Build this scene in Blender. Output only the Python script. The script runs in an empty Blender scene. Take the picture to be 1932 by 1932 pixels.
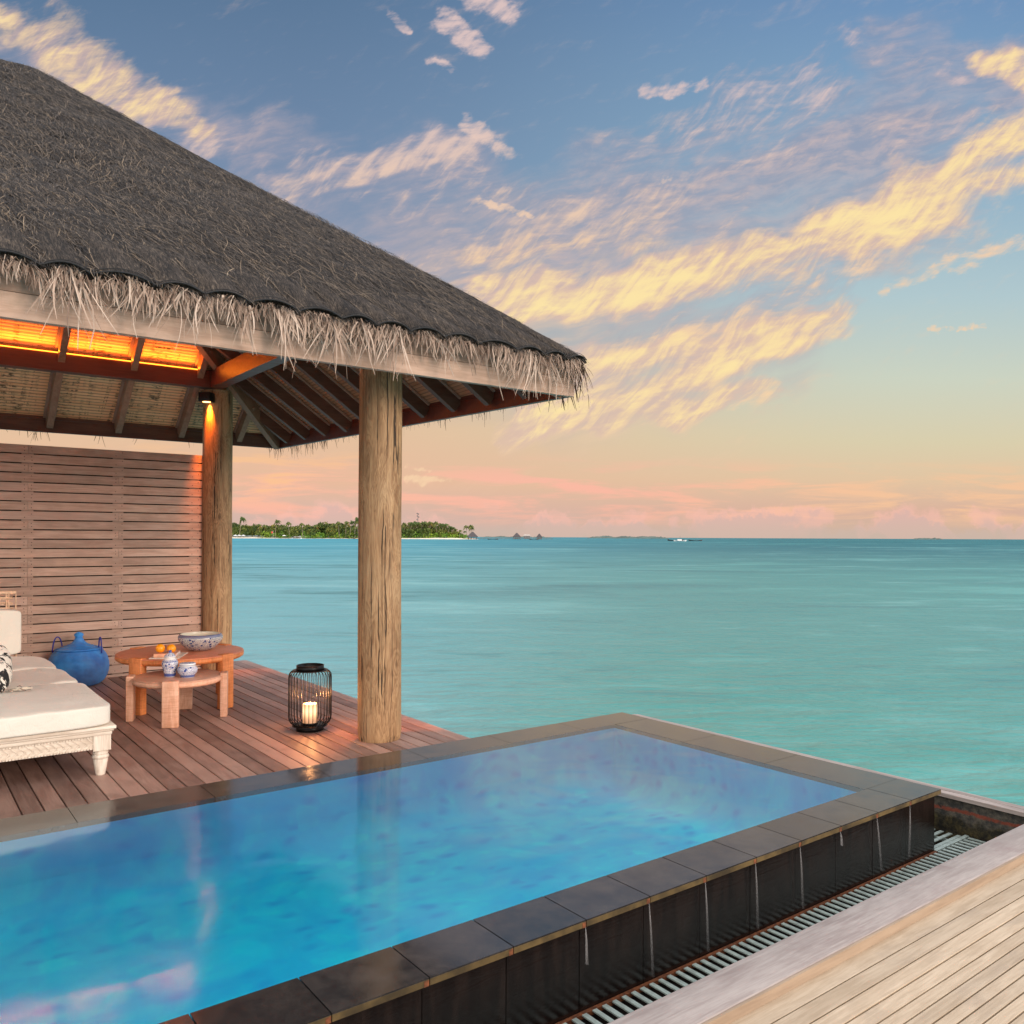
import bpy, bmesh, math, random
from mathutils import Vector, Matrix
from mathutils import noise as mnoise
R = math.radians
random.seed(7)
C = bpy.context.scene.collection
SC = bpy.context.scene

# ---------------------------------------------------------------- camera
VX, VY = 0.603, 0.798            # horizontal view direction; X runs along the pool, Y across it
CAMZ = 1.32                      # eye above the pavilion deck (z = 0)
cam_d = bpy.data.cameras.new("camera")
cam = bpy.data.objects.new("camera", cam_d); C.objects.link(cam)
cam.matrix_world = (Matrix.Translation((0, 0, CAMZ)) @ Matrix.Rotation(math.atan2(VY, VX) - math.pi / 2, 4, 'Z')
                    @ Matrix.Rotation(R(90), 4, 'X') @ Matrix.Rotation(R(0.27), 4, 'Z'))
cam_d.sensor_width = 36; cam_d.sensor_height = 36; cam_d.sensor_fit = 'HORIZONTAL'
cam_d.lens = 36 * 1568 / 1932
cam_d.shift_y = 47.0 / 1932
cam_d.clip_start = 0.05; cam_d.clip_end = 60000
SC.camera = cam

def at(px, d, z):
    """world point at depth d on the azimuth px (0..1932 across the view)"""
    t = (px - 966) / 1568
    return Vector((d * (VX + VY * t), d * (VY - VX * t), z))

# ---------------------------------------------------------------- node expression helper
class E:
    def __init__(s, nt, sock): s.nt = nt; s.s = sock
    def _m(s, op, *a, clamp=False):
        n = s.nt.nodes.new('ShaderNodeMath'); n.operation = op; n.use_clamp = clamp
        for i, v in enumerate((s,) + a):
            if isinstance(v, E): s.nt.links.new(v.s, n.inputs[i])
            else: n.inputs[i].default_value = v
        return E(s.nt, n.outputs[0])
    def __add__(s, o): return s._m('ADD', o)
    def __radd__(s, o): return s._m('ADD', o)
    def __sub__(s, o): return s._m('SUBTRACT', o)
    def __rsub__(s, o): return (s * -1.0) + o
    def __mul__(s, o): return s._m('MULTIPLY', o)
    def __rmul__(s, o): return s._m('MULTIPLY', o)
    def __truediv__(s, o): return s._m('DIVIDE', o)
    def f(s, op, *a, **k): return s._m(op, *a, **k)
    def smooth(s, a, b, lo=0.0, hi=1.0):
        n = s.nt.nodes.new('ShaderNodeMapRange'); n.interpolation_type = 'SMOOTHSTEP'
        s.nt.links.new(s.s, n.inputs['Value'])
        for k, v in (('From Min', a), ('From Max', b), ('To Min', lo), ('To Max', hi)): n.inputs[k].default_value = v
        return E(s.nt, n.outputs[0])
    def lin(s, a, b, lo=0.0, hi=1.0):
        n = s.nt.nodes.new('ShaderNodeMapRange')
        s.nt.links.new(s.s, n.inputs['Value'])
        for k, v in (('From Min', a), ('From Max', b), ('To Min', lo), ('To Max', hi)): n.inputs[k].default_value = v
        return E(s.nt, n.outputs[0])

def srgb(r, g, b):
    f = lambda c: (c / 255 / 12.92) if c / 255 <= 0.04045 else ((c / 255 + 0.055) / 1.055) ** 2.4
    return (f(r), f(g), f(b), 1)
def put(nt, inp, v):
    if isinstance(v, E): nt.links.new(v.s, inp)
    elif isinstance(v, bpy.types.NodeSocket): nt.links.new(v, inp)
    elif isinstance(v, (tuple, list)): inp.default_value = tuple(v) + ((1,) if len(v) == 3 and inp.type == 'RGBA' else ())
    else: inp.default_value = v
def mix(nt, f, a, b, mode='MIX'):
    n = nt.nodes.new('ShaderNodeMix'); n.data_type = 'RGBA'; n.blend_type = mode; n.clamp_factor = True
    put(nt, n.inputs[0], f); put(nt, n.inputs[6], a); put(nt, n.inputs[7], b)
    return n.outputs[2]
def comb(nt, x, y, z=0.0):
    n = nt.nodes.new('ShaderNodeCombineXYZ')
    for i, v in enumerate((x, y, z)): put(nt, n.inputs[i], v)
    return n.outputs[0]
def sep(nt, v):
    n = nt.nodes.new('ShaderNodeSeparateXYZ'); nt.links.new(v, n.inputs[0])
    return [E(nt, o) for o in n.outputs]
def ramp(nt, f, stops, mode='LINEAR'):
    n = nt.nodes.new('ShaderNodeValToRGB'); n.color_ramp.interpolation = mode
    e = n.color_ramp.elements
    e[0].position, e[0].color = stops[0][0], stops[0][1]
    e[1].position, e[1].color = stops[1][0], stops[1][1]
    for p, c in stops[2:]:
        k = e.new(p); k.color = c
    put(nt, n.inputs[0], f)
    return n.outputs[0]
def noise(nt, vec, scale=5, detail=4, rough=0.55, dist=0.0, dim='3D', col=False):
    n = nt.nodes.new('ShaderNodeTexNoise'); n.noise_dimensions = dim
    if vec is not None: nt.links.new(vec, n.inputs['Vector'])
    n.inputs['Scale'].default_value = scale; n.inputs['Detail'].default_value = detail
    n.inputs['Roughness'].default_value = rough; n.inputs['Distortion'].default_value = dist
    return n.outputs['Color'] if col else E(nt, n.outputs['Fac'])
def voro(nt, vec, scale=5, feature='F1', rnd=1.0, out='Distance'):
    n = nt.nodes.new('ShaderNodeTexVoronoi'); n.feature = feature
    nt.links.new(vec, n.inputs['Vector']); n.inputs['Scale'].default_value = scale
    n.inputs['Randomness'].default_value = rnd
    return n.outputs[out]
def mapv(nt, vec, scale=(1, 1, 1), rot=(0, 0, 0), loc=(0, 0, 0)):
    n = nt.nodes.new('ShaderNodeMapping'); nt.links.new(vec, n.inputs[0])
    n.inputs['Scale'].default_value = scale; n.inputs['Rotation'].default_value = rot; n.inputs['Location'].default_value = loc
    return n.outputs[0]
def vm(nt, op, a, b=None):
    n = nt.nodes.new('ShaderNodeVectorMath'); n.operation = op
    put(nt, n.inputs[0], a)
    if b is not None: put(nt, n.inputs[3 if op == 'SCALE' else 1], b)
    return n.outputs[1] if op in ('DOT_PRODUCT', 'LENGTH') else n.outputs[0]

# ---------------------------------------------------------------- sky
SUN_EL, SUN_AZ = R(13), math.atan2(-1.0, 0.32)       # direction towards the sun (behind the camera)
def build_world():
    w = bpy.data.worlds.new("World"); SC.world = w; w.use_nodes = True
    nt = w.node_tree; nt.nodes.clear()
    tc = nt.nodes.new('ShaderNodeTexCoord')
    x, y, z = sep(nt, tc.outputs['Generated'])
    d0 = x * VX + y * VY
    d = d0.f('ABSOLUTE').f('MAXIMUM', 0.12)
    s = x * VY - y * VX
    U = (s / d) * 15.68 + 9.66            # hundreds of units, fixed to compass directions
    V = 10.13 - (z / d) * 15.68
    P = comb(nt, U, V)
    # warps
    wn = noise(nt, P, 0.75, 1.5, 0.5, dim='2D', col=True)
    wv = vm(nt, 'SCALE', vm(nt, 'SUBTRACT', wn, (0.5, 0.5, 0.5)), 1.15)
    wn2 = noise(nt, P, 2.6, 3, 0.55, dim='2D', col=True)
    wv2 = vm(nt, 'SCALE', vm(nt, 'SUBTRACT', wn2, (0.5, 0.5, 0.5)), 0.32)
    PN = vm(nt, 'ADD', P, vm(nt, 'SCALE', wv, .30))
    PW = vm(nt, 'ADD', vm(nt, 'ADD', P, wv), wv2)
    PS = vm(nt, 'ADD', P, vm(nt, 'SCALE', wv2, 1.0))
    def stroke(x1, y1, x2, y2, r, wgt, acc, src=PW, core=0.0):
        a = (x1 / 100, y1 / 100, 0); b = ((x2 - x1) / 100, (y2 - y1) / 100, 0)
        L = b[0] ** 2 + b[1] ** 2
        pa = vm(nt, 'SUBTRACT', src, a)
        h = E(nt, vm(nt, 'DOT_PRODUCT', pa, b)).f('DIVIDE', L, clamp=True)
        q = vm(nt, 'SUBTRACT', pa, vm(nt, 'SCALE', b, h))
        dd = E(nt, vm(nt, 'LENGTH', q))
        o = dd.smooth(r / 100 * .25, r / 100 * 1.25, wgt, 0.0)
        return o if acc is None else acc.f('SMOOTH_MAX', o, .25)
    # base gradient
    t = V.lin(0, 10.13)
    top = ramp(nt, t, [(0, srgb(92, 120, 152)), (.3, srgb(112, 137, 168)), (.5, srgb(137, 150, 174)), (.68, srgb(178, 170, 166)),
                       (.8, srgb(228, 190, 154)), (.9, srgb(232, 184, 154)), (.965, srgb(214, 180, 168)), (1, srgb(205, 182, 172))])
    rgt = ramp(nt, t, [(0, srgb(112, 147, 186)), (.3, srgb(140, 174, 199)), (.55, srgb(178, 201, 206)), (.7, srgb(204, 211, 193)),
                       (.82, srgb(218, 206, 172)), (.89, srgb(226, 196, 162)), (.95, srgb(218, 178, 158)), (1, srgb(205, 182, 163))])
    base = mix(nt, U.smooth(5.0, 17.5), top, rgt)
    hz = None                       # wide translucent veils
    for a in [(1680, 330, 1150, 470, 230, 1.0), (1200, 520, 780, 470, 190, .9), (1450, 620, 1050, 740, 170, .8), (480, 300, 880, 330, 120, .7),
              (60, 120, 400, 250, 105, .8), (1700, 120, 1960, 160, 130, .75), (560, 420, 880, 560, 120, .6)]:
        hz = stroke(*a, hz)
    mn = None                       # lit ridges
    for a in [(2010, 225, 1700, 400, 100, 1.0), (1720, 400, 1450, 480, 95, 1.0), (1450, 490, 1150, 545, 80, 1.0), (1200, 540, 900, 560, 70, .9),
              (1560, 600, 1280, 690, 75, .85), (1380, 680, 1040, 720, 85, .9), (1420, 735, 980, 800, 62, 1.0),
              (100, 95, 300, 195, 95, 1.0), (0, 40, 140, 110, 55, .85), (250, 190, 370, 225, 60, .9), (1860, 105, 1990, 145, 50, .95), (1100, 470, 860, 495, 50, .6)]:
        mn = stroke(*a, mn)
    sf = None                       # pink cirrus
    for a in [(1500, 190, 1250, 330, 130, .85), (1350, 380, 900, 450, 100, .85), (1620, 480, 1300, 640, 110, .9), (1000, 560, 700, 470, 80, .6),
              (560, 325, 850, 285, 62, 1.0), (640, 370, 930, 345, 45, .9), (520, 350, 800, 380, 60, .75), (1600, 90, 1800, 140, 50, .8),
              (1400, 150, 1600, 190, 42, .7), (1700, 270, 1850, 230, 60, .7), (1320, 590, 1120, 660, 80, .7), (330, 250, 420, 310, 50, .7)]:
        sf = stroke(*a, sf)
    sm = None
    for a in [(835, 40, 900, 92, 30, 1.0), (730, 30, 765, 55, 16, .8), (880, -12, 960, 25, 30, .9), (812, 112, 850, 135, 14, .7),
              (880, 232, 955, 290, 24, .9), (900, 378, 1000, 405, 10, .9), (1210, 176, 1320, 160, 18, .9), (1960, 450, 1790, 495, 24, .9), (1800, 492, 1660, 545, 16, .7),
              (1740, 620, 1860, 607, 7, .8), (760, 905, 850, 905, 9, .8), (760, 882, 810, 886, 6, .8), (1225, 340, 1262, 335, 6, .9), (1380, 765, 1450, 740, 14, .7)]:
        sm = stroke(*a, sm, src=PS)
    def along(src, deg, sx, sy): return mapv(nt, mapv(nt, src, rot=(0, 0, R(deg))), (sx, sy, 1))
    n1 = noise(nt, along(PN, 17, .34, 1.7), .85, 8, 0.60, 0.12, dim='2D')       # long streaks climbing to the right
    n2 = noise(nt, along(PN, 14, .6, 2.0), 2.8, 7, 0.60, 0.15, dim='2D')
    n3 = noise(nt, along(PN, 48, .42, 2.6), 2.2, 6, 0.60, 0.12, dim='2D')        # combed cirrus filaments
    dh = (hz + (n1 - .5) * 1.5) * hz.smooth(0, .6)
    ah = dh.smooth(.05, 1.15, 0, .72)
    dm = mn * 1.05 + (n1 - 0.5) * 1.9 + (n2 - 0.5) * .55 + (n3 - .5) * .45 - .10
    ds = sf * 0.9 + (n1 - 0.5) * 1.4 + (n3 - 0.5) * 1.1 + (n2 - .5) * .5 - .18
    dq = sm * 1.0 + (n1 - 0.5) * 1.6 + (n2 - 0.5) * 2.0 + (n3 - .5) * 1.2 - .18
    am = dm.smooth(.12, 1.15) * mn.smooth(0, .45); as_ = ds.smooth(.10, 1.2, 0, .85) * sf.smooth(0, .5); aq = dq.smooth(.0, 1.25, 0, .9) * sm.smooth(0, .7)
    pink = mix(nt, t.smooth(.12, .55), srgb(228, 200, 194), srgb(248, 210, 170))
    grey = mix(nt, n2.smooth(.3, .7), srgb(152, 154, 174), srgb(192, 174, 178))
    col = mix(nt, ah, base, mix(nt, t.smooth(.25, .75), grey, mix(nt, n1.smooth(.38, .62), srgb(184, 172, 178), srgb(232, 200, 172))))
    csoft = mix(nt, ds.smooth(.3, 1.0), grey, pink)
    col = mix(nt, as_, col, csoft)
    hot = (dm + (n2 - .5) * .4 + (n3 - .5) * .3).smooth(.62, 1.5)
    cm = mix(nt, hot, mix(nt, n3.smooth(.4, .6), srgb(222, 188, 172), srgb(242, 206, 168)), srgb(255, 230, 166))
    col = mix(nt, am, col, cm)
    col = mix(nt, aq, col, pink)
    # low bank of pink light over the horizon
    hb = V.smooth(8.5, 9.2) * V.smooth(10.0, 9.6)
    nh = noise(nt, mapv(nt, P, (.28, 2.2, 1)), 1.6, 6, .6, 0.3, dim='2D')
    col = mix(nt, hb * nh.smooth(.42, .66) * .95, col, mix(nt, U.smooth(11, 17), srgb(252, 184, 162), srgb(246, 196, 156)))
    lo = V.smooth(8.2, 8.9) * V.smooth(9.7, 9.1) * nh.smooth(.5, .68) * U.smooth(9.5, 4.0)
    col = mix(nt, lo * .8, col, srgb(252, 196, 140))
    # cumulus heads on the horizon
    cw = vm(nt, 'ADD', P, vm(nt, 'SCALE', vm(nt, 'SUBTRACT', noise(nt, P, 5.0, 5, .6, dim='2D', col=True), (.5, .5, .5)), .35))
    cx, cy, cz = sep(nt, cw)
    cn = noise(nt, comb(nt, cx * 1.0, cy * 1.3), .9, 3, .5, dim='2D')
    edge = 9.93 - (cn - .44).f('MAXIMUM', 0.0) * 1.3
    cum = (cy - edge).smooth(-.04, .16)
    pk = (cy - edge + .16).smooth(-.10, .14) * (cn - .44).smooth(0, .1)
    col = mix(nt, pk * V.smooth(9.2, 9.6) * .5, col, srgb(252, 192, 178))
    col = mix(nt, cum * .75, col, mix(nt, V.smooth(9.6, 10.1), srgb(216, 180, 172), srgb(205, 183, 170)))
    # overhead and behind the viewer: unseen sky, brightness added as fill light for the scene
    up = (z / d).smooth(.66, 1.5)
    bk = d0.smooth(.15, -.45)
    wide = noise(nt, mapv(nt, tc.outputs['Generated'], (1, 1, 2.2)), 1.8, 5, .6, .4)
    fill_sky = mix(nt, wide.smooth(.35, .65), (1.25, 1.32, 1.45, 1), (2.2, 1.95, 1.65, 1))
    col = mix(nt, up, col, mix(nt, .75, fill_sky, (1.42, 1.58, 1.85, 1)))
    col = mix(nt, bk, col, fill_sky)
    below = (z * -1.0).smooth(0, .03)
    col = mix(nt, below, col, srgb(150, 170, 165))
    sky = nt.nodes.new('ShaderNodeTexSky'); sky.sky_type = 'NISHITA'; sky.sun_disc = False
    sky.sun_elevation = SUN_EL; sky.sun_rotation = math.pi / 2 - SUN_AZ
    b1 = nt.nodes.new('ShaderNodeBackground'); nt.links.new(sky.outputs[0], b1.inputs[0]); b1.inputs[1].default_value = 0.006
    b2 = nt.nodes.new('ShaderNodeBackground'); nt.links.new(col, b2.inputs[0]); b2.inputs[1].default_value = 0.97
    ad = nt.nodes.new('ShaderNodeAddShader'); o = nt.nodes.new('ShaderNodeOutputWorld')
    nt.links.new(b1.outputs[0], ad.inputs[0]); nt.links.new(b2.outputs[0], ad.inputs[1]); nt.links.new(ad.outputs[0], o.inputs[0])
    try: w.cycles.sampling_method = 'MANUAL'; w.cycles.sample_map_resolution = 1024
    except Exception: pass
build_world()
sl = bpy.data.lights.new("sun", 'SUN'); sl.energy = 2.1; sl.angle = R(22); sl.color = (1.0, 0.84, 0.72)
so = bpy.data.objects.new("sun", sl); C.objects.link(so)
sd = Vector((math.cos(SUN_AZ) * math.cos(SUN_EL), math.sin(SUN_AZ) * math.cos(SUN_EL), math.sin(SUN_EL)))
so.rotation_euler = sd.to_track_quat('Z', 'Y').to_euler(); so.location = (3, -8, 9)
SC.view_settings.view_transform = 'Standard'; SC.view_settings.look = 'None'
SC.view_settings.exposure = 0.0; SC.view_settings.gamma = 1.0; SC.view_settings.use_curve_mapping = False

# ---------------------------------------------------------------- mesh builder
class MB:
    def __init__(s): s.v = []; s.f = []; s.c = []; s.m = []; s.sm = []
    def face(s, idx, c=0.5, m=0, sm=False): s.f.append(idx); s.c.append(c); s.m.append(m); s.sm.append(sm)
    def box(s, a, b, c=None, m=0, bev=0.0):
        """axis aligned box, optional bevelled top edges"""
        c = random.random() if c is None else c
        n = len(s.v); x0, y0, z0 = a; x1, y1, z1 = b
        if bev <= 0:
            s.v += [(x0, y0, z0), (x1, y0, z0), (x1, y1, z0), (x0, y1, z0), (x0, y0, z1), (x1, y0, z1), (x1, y1, z1), (x0, y1, z1)]
            for q in ((3, 2, 1, 0), (4, 5, 6, 7), (0, 1, 5, 4), (1, 2, 6, 5), (2, 3, 7, 6), (3, 0, 4, 7)): s.face([n + i for i in q], c, m)
        else:
            e = bev
            s.v += [(x0, y0, z0), (x1, y0, z0), (x1, y1, z0), (x0, y1, z0), (x0, y0, z1 - e), (x1, y0, z1 - e), (x1, y1, z1 - e), (x0, y1, z1 - e),
                    (x0 + e, y0 + e, z1), (x1 - e, y0 + e, z1), (x1 - e, y1 - e, z1), (x0 + e, y1 - e, z1)]
            for q in ((3, 2, 1, 0), (8, 9, 10, 11), (0, 1, 5, 4), (1, 2, 6, 5), (2, 3, 7, 6), (3, 0, 4, 7), (4, 5, 9, 8), (5, 6, 10, 9), (6, 7, 11, 10), (7, 4, 8, 11)):
                s.face([n + i for i in q], c, m)
    def obox(s, o, ax, ay, az, c=None, m=0):
        """box centred at o with half-extent vectors"""
        c = random.random() if c is None else c
        o, ax, ay, az = Vector(o), Vector(ax), Vector(ay), Vector(az); n = len(s.v)
        for k in (-1, 1):
            for i, j in ((-1, -1), (1, -1), (1, 1), (-1, 1)): s.v.append(tuple(o + ax * i + ay * j + az * k))
        for q in ((3, 2, 1, 0), (4, 5, 6, 7), (0, 1, 5, 4), (1, 2, 6, 5), (2, 3, 7, 6), (3, 0, 4, 7)): s.face([n + i for i in q], c, m)
    def bar(s, p, q, w, h, up=(0, 0, 1), c=None, m=0):
        p, q = Vector(p), Vector(q); d = (q - p); L = d.length; d.normalize()
        u = Vector(up); sd_ = d.cross(u).normalized(); u = sd_.cross(d).normalized()
        s.obox((p + q) / 2, d * L / 2, sd_ * w / 2, u * h / 2, c, m)
    def lathe(s, prof, o=(0, 0, 0), seg=32, c=0.5, m=0, a0=0.0, smooth=True, scale=(1, 1), caps=True):
        n = len(s.v); k = len(prof)
        for i in range(seg):
            a = a0 + 2 * math.pi * i / seg
            for r, z in prof: s.v.append((o[0] + r * math.cos(a) * scale[0], o[1] + r * math.sin(a) * scale[1], o[2] + z))
        for i in range(seg):
            j = (i + 1) % seg
            for t in range(k - 1):
                s.face([n + i * k + t, n + j * k + t, n + j * k + t + 1, n + i * k + t + 1], c, m, smooth)
        if caps and prof[0][0] > 1e-5: s.face([n + i * k for i in range(seg)][::-1], c, m)
        if caps and prof[-1][0] > 1e-5: s.face([n + i * k + k - 1 for i in range(seg)], c, m)
    def tube(s, pts, r, seg=8, c=0.5, m=0, closed=False, r2=None):
        pts = [Vector(p) for p in pts]; n0 = len(s.v); N = len(pts)
        prev = None
        for i, p in enumerate(pts):
            if closed: d = pts[(i + 1) % N] - pts[i - 1]
            else: d = pts[min(i + 1, N - 1)] - pts[max(i - 1, 0)]
            d.normalize()
            if prev is None:
                a = d.orthogonal().normalized()
            else:
                a = (prev - d * prev.dot(d)).normalized()
            prev = a; b = d.cross(a)
            rr = r if r2 is None else r + (r2 - r) * i / max(1, N - 1)
            for k in range(seg):
                t = 2 * math.pi * k / seg
                s.v.append(tuple(p + a * rr * math.cos(t) + b * rr * math.sin(t)))
        for i in range(N if closed else N - 1):
            j = (i + 1) % N
            for k in range(seg):
                l = (k + 1) % seg
                s.face([n0 + i * seg + k, n0 + i * seg + l, n0 + j * seg + l, n0 + j * seg + k], c, m, True)
        if not closed:
            s.face([n0 + k for k in range(seg)][::-1], c, m); s.face([n0 + (N - 1) * seg + k for k in range(seg)], c, m)
    def quad(s, a, b, c_, d, c=0.5, m=0):
        n = len(s.v); s.v += [tuple(a), tuple(b), tuple(c_), tuple(d)]; s.face([n, n + 1, n + 2, n + 3], c, m)
    def ribbon(s, pts, w, side, c=0.5, m=0, taper=0.15):
        """thin blade of straw along pts"""
        n = len(s.v); N = len(pts); side = Vector(side)
        for i, p in enumerate(pts):
            ww = w * (1 - (1 - taper) * (i / (N - 1)) ** 2) / 2
            p = Vector(p); s.v += [tuple(p - side * ww), tuple(p + side * ww)]
        for i in range(N - 1): s.face([n + 2 * i, n + 2 * i + 1, n + 2 * i + 3, n + 2 * i + 2], c, m)
    def grid(s, fn, nu, nv, c=0.5, m=0, smooth=True, cfn=None, cu=False, cv=False):
        n = len(s.v)
        for i in range(nu + 1):
            for j in range(nv + 1): s.v.append(tuple(fn(i / nu, j / nv)))
        for i in range(nu):
            for j in range(nv):
                a = n + i * (nv + 1) + j
                s.face([a, a + nv + 1, a + nv + 2, a + 1], cfn(i / nu, j / nv) if cfn else c, m, smooth)
    def build(s, name, mats, parent=None, loc=None, bevel=0.0, seg=2, weld=False):
        me = bpy.data.meshes.new(name); me.from_pydata(s.v, [], s.f)
        if not isinstance(mats, (list, tuple)): mats = [mats]
        for mt in mats: me.materials.append(mt)
        me.polygons.foreach_set('material_index', s.m); me.polygons.foreach_set('use_smooth', s.sm)
        at_ = me.attributes.new('var', 'FLOAT', 'FACE'); at_.data.foreach_set('value', s.c)
        if weld:
            bm = bmesh.new(); bm.from_mesh(me); bmesh.ops.remove_doubles(bm, verts=bm.verts, dist=1e-4); bm.to_mesh(me); bm.free()
        me.update()
        o = bpy.data.objects.new(name, me); C.objects.link(o)
        if loc: o.location = loc
        if parent is not None: o.parent = parent
        if bevel > 0:
            b = o.modifiers.new('bevel', 'BEVEL'); b.width = bevel; b.segments = seg; b.limit_method = 'ANGLE'; b.angle_limit = R(40)
            for p in me.polygons: p.use_smooth = True
        return o

def tag(o, label=None, cat=None, group=None, kind=None):
    if label: o['label'] = label
    if cat: o['category'] = cat
    if group: o['group'] = group
    if kind: o['kind'] = kind
    return o
def empty(name, loc=(0, 0, 0), rz=0.0):
    o = bpy.data.objects.new(name, None); C.objects.link(o); o.location = loc; o.rotation_euler = (0, 0, rz)
    o.empty_display_size = 0.1
    return o
def copy_tree(o, parent=None):
    c = o.copy(); C.objects.link(c)
    if parent is not None: c.parent = parent
    for ch in [k for k in KIDS.get(o, [])]: copy_tree(ch, c)
    return c
KIDS = {}
def kid(p, o): KIDS.setdefault(p, []).append(o); return o

# ---------------------------------------------------------------- materials
def newmat(name):
    m = bpy.data.materials.new(name); m.use_nodes = True; nt = m.node_tree; nt.nodes.clear()
    out = nt.nodes.new('ShaderNodeOutputMaterial'); b = nt.nodes.new('ShaderNodeBsdfPrincipled')
    nt.links.new(b.outputs[0], out.inputs[0]); tc = nt.nodes.new('ShaderNodeTexCoord')
    return m, nt, b, tc.outputs['Object'], out
def attr(nt, name='var'):
    n = nt.nodes.new('ShaderNodeAttribute'); n.attribute_name = name; return E(nt, n.outputs['Fac'])
def bump(nt, b, h, strength=0.3, dist=0.01):
    n = nt.nodes.new('ShaderNodeBump'); put(nt, n.inputs['Height'], h)
    n.inputs['Strength'].default_value = strength; n.inputs['Distance'].default_value = dist
    nt.links.new(n.outputs[0], b.inputs['Normal']); return n
def plain(name, col, rough=0.6, metal=0.0, spec=0.5, nz=0.0, nscale=40, emit=None, es=0):
    m, nt, b, oc, out = newmat(name)
    n = noise(nt, oc, nscale, 4, .6)
    a = tuple(c * (1 - nz) for c in col[:3]) + (1,); z = tuple(min(1, c * (1 + nz)) for c in col[:3]) + (1,)
    put(nt, b.inputs['Base Color'], mix(nt, n.smooth(.3, .7), a, z))
    b.inputs['Roughness'].default_value = rough; b.inputs['Metallic'].default_value = metal
    b.inputs['Specular IOR Level'].default_value = spec
    if emit: put(nt, b.inputs['Emission Color'], emit); b.inputs['Emission Strength'].default_value = es
    return m
def wood(name, c1, c2, axis=0, rough=0.65, grain=1.0, var=0.5, stain=None, stain_amt=0.5, spec=0.3, fine=60, bmp=.25, vshift=None):
    """weathered boards; grain along axis; var attribute shifts tone per board"""
    m, nt, b, oc, out = newmat(name)
    v = attr(nt)
    off = comb(nt, v * 37.0, v * 91.0, v * 53.0)
    p = vm(nt, 'ADD', oc, off)
    sc = [1.0, 1.0, 1.0]; sc[axis] = 0.06
    ps = mapv(nt, p, tuple(sc))
    g = noise(nt, ps, fine, 5, .65, .5 * grain)
    sc2 = [1.0, 1.0, 1.0]; sc2[axis] = 0.16
    g2 = noise(nt, mapv(nt, p, tuple(sc2)), 11, 4, .6, 1.6 * grain)
    blot = noise(nt, p, 3.2, 4, .6)
    f = (g - .5) * 1.2 + (g2 - .5) * 1.0 + (blot - .5) * .7 + .5
    col = mix(nt, f.smooth(.1, .9), c1, c2)
    tone = (v - .5) * var + 1.0
    tcol = comb(nt, tone, tone, tone)
    col = mix(nt, 1.0, col, tcol, 'MULTIPLY')
    if vshift: col = mix(nt, v.smooth(.55, 1.0) * .6, col, vshift)
    if stain:
        st = noise(nt, mapv(nt, p, tuple([.45 if i == axis else 1 for i in range(3)])), 5.5, 5, .65, .6)
        col = mix(nt, st.smooth(.52, .74) * stain_amt, col, stain)
    put(nt, b.inputs['Base Color'], col)
    put(nt, b.inputs['Roughness'], g.lin(.3, .7, rough - .1, rough + .15))
    b.inputs['Specular IOR Level'].default_value = spec
    bump(nt, b, g * .7 + g2 * .3, bmp, .004)
    return m

M = {}
M['deck'] = wood('deck_wood', (.20, .108, .085), (.37, .235, .19), 1, .5, stain=(.11, .066, .052), stain_amt=.55, var=.75, vshift=(.40, .25, .20), fine=90, spec=.45)
M['neardeck'] = wood('near_deck_wood', (.40, .30, .205), (.56, .445, .325), 0, .6, stain=(.33, .26, .20), stain_amt=.5, var=.2, fine=110, spec=.25)
M['curb'] = wood('grey_plank', (.26, .21, .195), (.40, .35, .325), 0, .55, stain=(.25, .175, .17), stain_amt=.75, var=.1, fine=130, spec=.3)
M['trim'] = wood('grey_trim', (.25, .20, .18), (.42, .36, .33), 1, .6, var=.3, fine=60)
M['slat'] = wood('wall_slat_wood', (.385, .245, .18), (.58, .40, .31), 0, .6, stain=(.60, .39, .28), stain_amt=.38, var=.5, fine=70, spec=.3, vshift=(.40, .28, .23))
M['fascia'] = wood('fascia_wood', (.35, .215, .15), (.51, .345, .26), 0, .6, stain=(.24, .18, .125), stain_amt=.5, var=.5, fine=70)
M['rafter'] = wood('rafter_wood', (.24, .115, .065), (.36, .19, .12), 1, .5, var=.35, fine=60)
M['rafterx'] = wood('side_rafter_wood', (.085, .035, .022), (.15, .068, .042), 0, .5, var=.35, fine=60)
M['beam'] = wood('beam_wood', (.10, .020, .011), (.16, .038, .021), 0, .4, var=.2, fine=60, spec=.5)
M['batten'] = wood('batten_wood', (.30, .18, .13), (.42, .27, .2), 1, .6, var=.2)
M['black'] = plain('black_metal', (.012, .011, .011), .4, .6, nz=.3)
M['screw'] = plain('screw_metal', (.05, .03, .02), .6)
M['void'] = plain('dark_backing', (.02, .012, .009), .9, nz=.3)

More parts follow.
